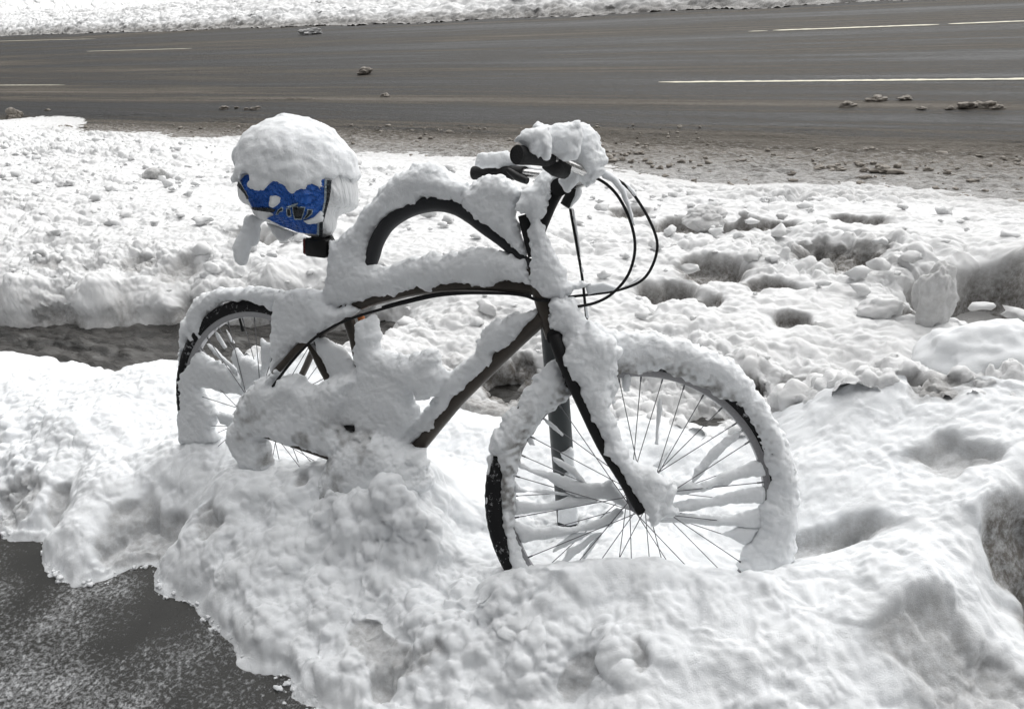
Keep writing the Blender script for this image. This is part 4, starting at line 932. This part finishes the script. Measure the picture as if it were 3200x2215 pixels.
# far bank and field beyond
fe = np.array([[-90, 30.], [-32.5, 21.7], [-20, 19.2], [-9.8, 17.3], [-2.85, 16.5], [1, 16.1], [20, 15.2]])
def far_edge(X): return np.interp(X, fe[:, 0], fe[:, 1])
ss = np.arange(-2.3, .55, .0022); vv = np.concatenate([np.linspace(-.3, 4, 190), np.linspace(4.1, 60, 60)])
Sg, Vg = np.meshgrid(ss, vv, indexing='ij'); X = Sg*(18 + Vg); Y = far_edge(X) + Vg + .25*noise2(X/.9, Vg/.9, 600) + .1*noise2(X/.25, Vg/.25, 601)
Z = -.13 + .5*(1 - np.exp(-np.clip(Vg + .1, 0, None)/1.1)) + .012*Vg + .10*(bumps2(X/.5, Y/.5, 602) - .4)*np.clip(Vg/.6, .2, 1) + .05*(bumps2(X/.2, Y/.2, 603) - .4) + .035*(bumps2(X/.09, Y/.09, 606) - .4) + .2*fbm2(X/4, Y/2, 604)*np.clip(Vg/2, 0, 1)
dd = np.clip(1 - Vg/.5, 0, 1)*.9 + np.clip(fbm2(X/.7, Y/.4, 605)*1.8 - .55, 0, 1)*.5
struct(mesh_np('snowbank', np.stack([X.ravel(), Y.ravel(), Z.ravel()], 1), grid_faces(len(ss), len(vv)), CRUMB, attrs={'dirt_shade': np.clip(dd, 0, 1)}))
FIELD = snow_material('field_snow')
sheet('snow_field', -900, 900, 40, 1200, .2, FIELD)

# ------------------------------------------------------------------ loose chunks and clods
def clod(name, loc, r, m, seed, squash=(1, 1, .7), dirt_shade=0., rot=0., detail=4, lump=.35):
    import bmesh
    bm = bmesh.new(); bmesh.ops.create_icosphere(bm, subdivisions=detail, radius=1)
    P = np.array([v.co[:] for v in bm.verts]); F = np.array([[v.index for v in f_.verts] for f_ in bm.faces]); bm.free()
    d = 1 + lump*noise3(P[:, 0]*1.3 + seed*7.3, P[:, 1]*1.3, P[:, 2]*1.3, seed) + lump*.5*noise3(P[:, 0]*3.1, P[:, 1]*3.1 + seed, P[:, 2]*3.1, seed + 1) + lump*.22*noise3(P[:, 0]*7, P[:, 1]*7, P[:, 2]*7, seed + 2) + lump*.1*noise3(P[:, 0]*15, P[:, 1]*15, P[:, 2]*15, seed + 3)
    P = P*d[:, None]*np.array(squash)*r
    c, s = math.cos(rot), math.sin(rot); P = np.stack([P[:, 0]*c - P[:, 1]*s, P[:, 0]*s + P[:, 1]*c, P[:, 2]], 1)
    o = mesh_np(name, P, F, m, attrs={'dirt_shade': np.full(len(P), dirt_shade)}); o.location = loc
    return o
def lab(o, l, c, g_=None):
    o['label'] = l; o['category'] = c
    if g_: o['group'] = g_
    return o
p = G(2915, 955, .16); lab(clod('snow_chunk', (p[0], p[1], .20), .085, CRUMB, 5, (.85, .8, 1.5), .35, .3, 5, .28), 'upright pinkish-grey boulder of packed snow on the roadside bank at right', 'snow chunk')
p = G(3150, 1130, .30); lab(clod('snow_chunk', (p[0], p[1], .27), .175, BANK, 9, (1.25, .85, .85), .06, -.2, 5, .2), 'big rounded white snow block on the near bank crest at the right edge', 'snow chunk')
p = G(2210, 690, .12); lab(clod('snow_chunk', (p[0], p[1], .12), .085, CRUMB, 12, (1.3, .8, .75), .3, .1, 5, .35), 'dirty broken snow chunk right of the looped brake cables, near the road', 'snow chunk')
p = G(1470, 1310, .02); lab(clod('snow_chunk', (p[0], p[1] - .02, .035), .095, CRUMB, 15, (1.7, .8, .62), .75, .1, 5, .35), 'dark grey icy slush chunk between the down tube and the front wheel', 'slush chunk')
p = G(480, 545, .2); lab(clod('snow_chunk', (p[0], p[1], .20), .07, CRUMB, 16, (1.2, .8, .6), .5, .1, 4, .35), 'small grey snow lump on the white roadside bank left of the bag', 'snow chunk')
p = G(2760, 965, .12); lab(clod('snow_chunk', (p[0], p[1], .12), .06, CRUMB, 18, (1.3, .9, .8), .1, .4, 4, .35), 'white snow lump just left of the upright pinkish boulder', 'snow chunk')
CL = plain('brown_slush', (.27, .245, .215), .8, bump=.6, bscale=120, var=.5)
ROADZ = -.105
big = [(968, 107, .15, 'long pale slush lump lying alone between the far lanes of the road', (1.9, .6, .42)), (1140, 231, .075, 'small dark slush lump alone on the nearer lane', (1.3, .8, .7)), (45, 368, .09, 'dark brown slush clod at the left road edge, biggest one there', (1, .8, .75)), (205, 405, .06, 'brown slush clod by the snow at the left road edge, right of the biggest', (1.2, .8, .6))]
for k, (x, y, r, l, sq) in enumerate(big):
    p = G(x, y, ROADZ); lab(clod('slush_clod', (p[0], p[1], ROADZ + r*sq[2]*.4), r, CRUMB if k == 0 else CL, 20 + k, sq, .45, k*.1, 5, .7), l, 'slush clod')
small = [(770, 342), (1205, 300), (2000, 480), (2030, 510), (2130, 505), (2190, 520), (2320, 505), (2450, 525), (2560, 528), (2620, 530), (2760, 538), (2800, 545), (2850, 560), (2900, 530), (3130, 555), (3190, 520), (3130, 500), (3060, 490), (700, 340), (150, 345), (290, 420), (350, 420), (2480, 545), (3040, 570), (2700, 560), (1900, 500), (1790, 430), (2880, 340), (2970, 340), (3020, 335), (3080, 333), (2650, 330), (2830, 310), (2740, 312), (3120, 338), (740, 338), (800, 341)]
protos = []
for k, (x, y) in enumerate(small):
    p = G(x, y, ROADZ); r = (.018 + .034*random.random()**2)*(1.15 if y < 420 else .9)
    if len(protos) < 6:
        o = clod('slush_clod', (0, 0, 0), 1, CL, 40 + k, (1.5, .9, .6), 0, 0, 4, .8); protos.append(o)
    else:
        o = protos[k % 6].copy(); col.objects.link(o)
    o.location = (p[0], p[1], ROADZ + r*.2); o.scale = (r, r, r); o.rotation_euler = (0, 0, random.uniform(-.5, .5))
    lab(o, 'small brown slush clod, one of many scattered on the wet road', 'slush clod', 'small slush clods scattered on the road')

# loose crumbs over the banks and road edge (uncountable)
def crumbs(name, pts, rads, m, seed):
    rs = np.random.RandomState(seed); import bmesh
    bm = bmesh.new(); bmesh.ops.create_icosphere(bm, subdivisions=2, radius=1)
    P0 = np.array([v.co[:] for v in bm.verts]); F0 = np.array([[v.index for v in f_.verts] for f_ in bm.faces]); bm.free()
    V = []; F = []
    for k, (p, r) in enumerate(zip(pts, rads)):
        o = rs.rand(3)*50
        d = 1 + .8*noise3(P0[:, 0]*1.6 + o[0], P0[:, 1]*1.6 + o[1], P0[:, 2]*1.6 + o[2], seed)
        V.append(P0*d[:, None]*np.array([1 + .4*rs.rand(), .8 + .3*rs.rand(), .55 + .3*rs.rand()])*r + p); F.append(F0 + k*len(P0))
    V = np.concatenate(V); o = mesh_np(name, V, np.concatenate(F), m, attrs={'dirt_shade': np.full(len(V), .0)}); struct(o, 'stuff'); return o
rs = np.random.RandomState(5)
pts = []; rads = []
while len(pts) < 900:
    x = rs.uniform(-200, 3300); y = rs.uniform(390, 660); p = G(x, y, ROADZ)
    e = 6.3 - .085*(p[0] + 4.7) - (.55 if p[0] > -1.5 else 0)
    if not (e - 1.0 < p[1] < e + .9): continue
    pts.append(np.array([p[0], p[1], ROADZ + .004])); rads.append(.006 + .020*rs.rand()**3)
crumbs('slush_crumbs', pts, rads, CL, 61)
pts = []; rads = []
while len(pts) < 420:
    X_ = rs.uniform(-9, 1.2); Y_ = rs.uniform(2.4, 5.6)
    if X_ < -1.75*Y_: continue
    z = float(base(np.array([X_]), np.array([Y_]))[0])
    if z < 0: continue
    r = .010 + .030*rs.rand()**2.5
    pts.append(np.array([X_, Y_, z + .012 + r*.3])); rads.append(r)
crumbs('snow_crumbs', pts, rads, CRUMB, 62)
pts = []; rads = []
Xc = rs.uniform(-3.2, -.3, 30000); Yc = rs.uniform(.45, 1.15, 30000); zc = base(Xc, Yc)
for x_, y_, z_ in zip(Xc, Yc, zc):
    if -.010 < z_ < .012 and rs.rand() < math.exp(-max(0, -z_)/.003)*.35:
        r = .002 + .007*rs.rand()**4; pts.append(np.array([x_, y_, max(z_, 0) + r*.3])); rads.append(r)
crumbs('snow_crumbs', pts[:1500], rads[:1500], SNOW, 63)

# ------------------------------------------------------------------ light: overcast, brightest above the street
w = bpy.data.worlds.new('World'); sc.world = w; w.use_nodes = True; nt = w.node_tree
bg = nt.nodes['Background']; sky = nt.nodes.new('ShaderNodeTexSky'); sky.sky_type = 'NISHITA'; sky.sun_disc = False
SEL, SAZ = R(54), R(12)     # elevation, bearing from +Y towards +X
sky.sun_elevation = SEL; sky.sun_rotation = SAZ; sky.dust_density = 6; sky.air_density = 1.0; sky.ozone_density = 1
hs = nt.nodes.new('ShaderNodeHueSaturation'); hs.inputs['Saturation'].default_value = .10
nt.links.new(sky.outputs[0], hs.inputs['Color']); nt.links.new(hs.outputs[0], bg.inputs['Color']); bg.inputs['Strength'].default_value = .06
sl_ = bpy.data.lights.new('sun', 'SUN'); sl_.energy = 2.5; sl_.angle = R(105); sl_.color = (1, .995, .985)
so = bpy.data.objects.new('sun', sl_); col.objects.link(so)
dirv = Vector((math.sin(SAZ)*math.cos(SEL), math.cos(SAZ)*math.cos(SEL), math.sin(SEL)))
so.rotation_euler = dirv.to_track_quat('Z', 'Y').to_euler()
sc.view_settings.view_transform = 'Standard'; sc.view_settings.look = 'None'; sc.view_settings.exposure = 0.42
sc.cycles.max_bounces = 8; sc.cycles.diffuse_bounces = 4
sc.cycles.use_denoising = True
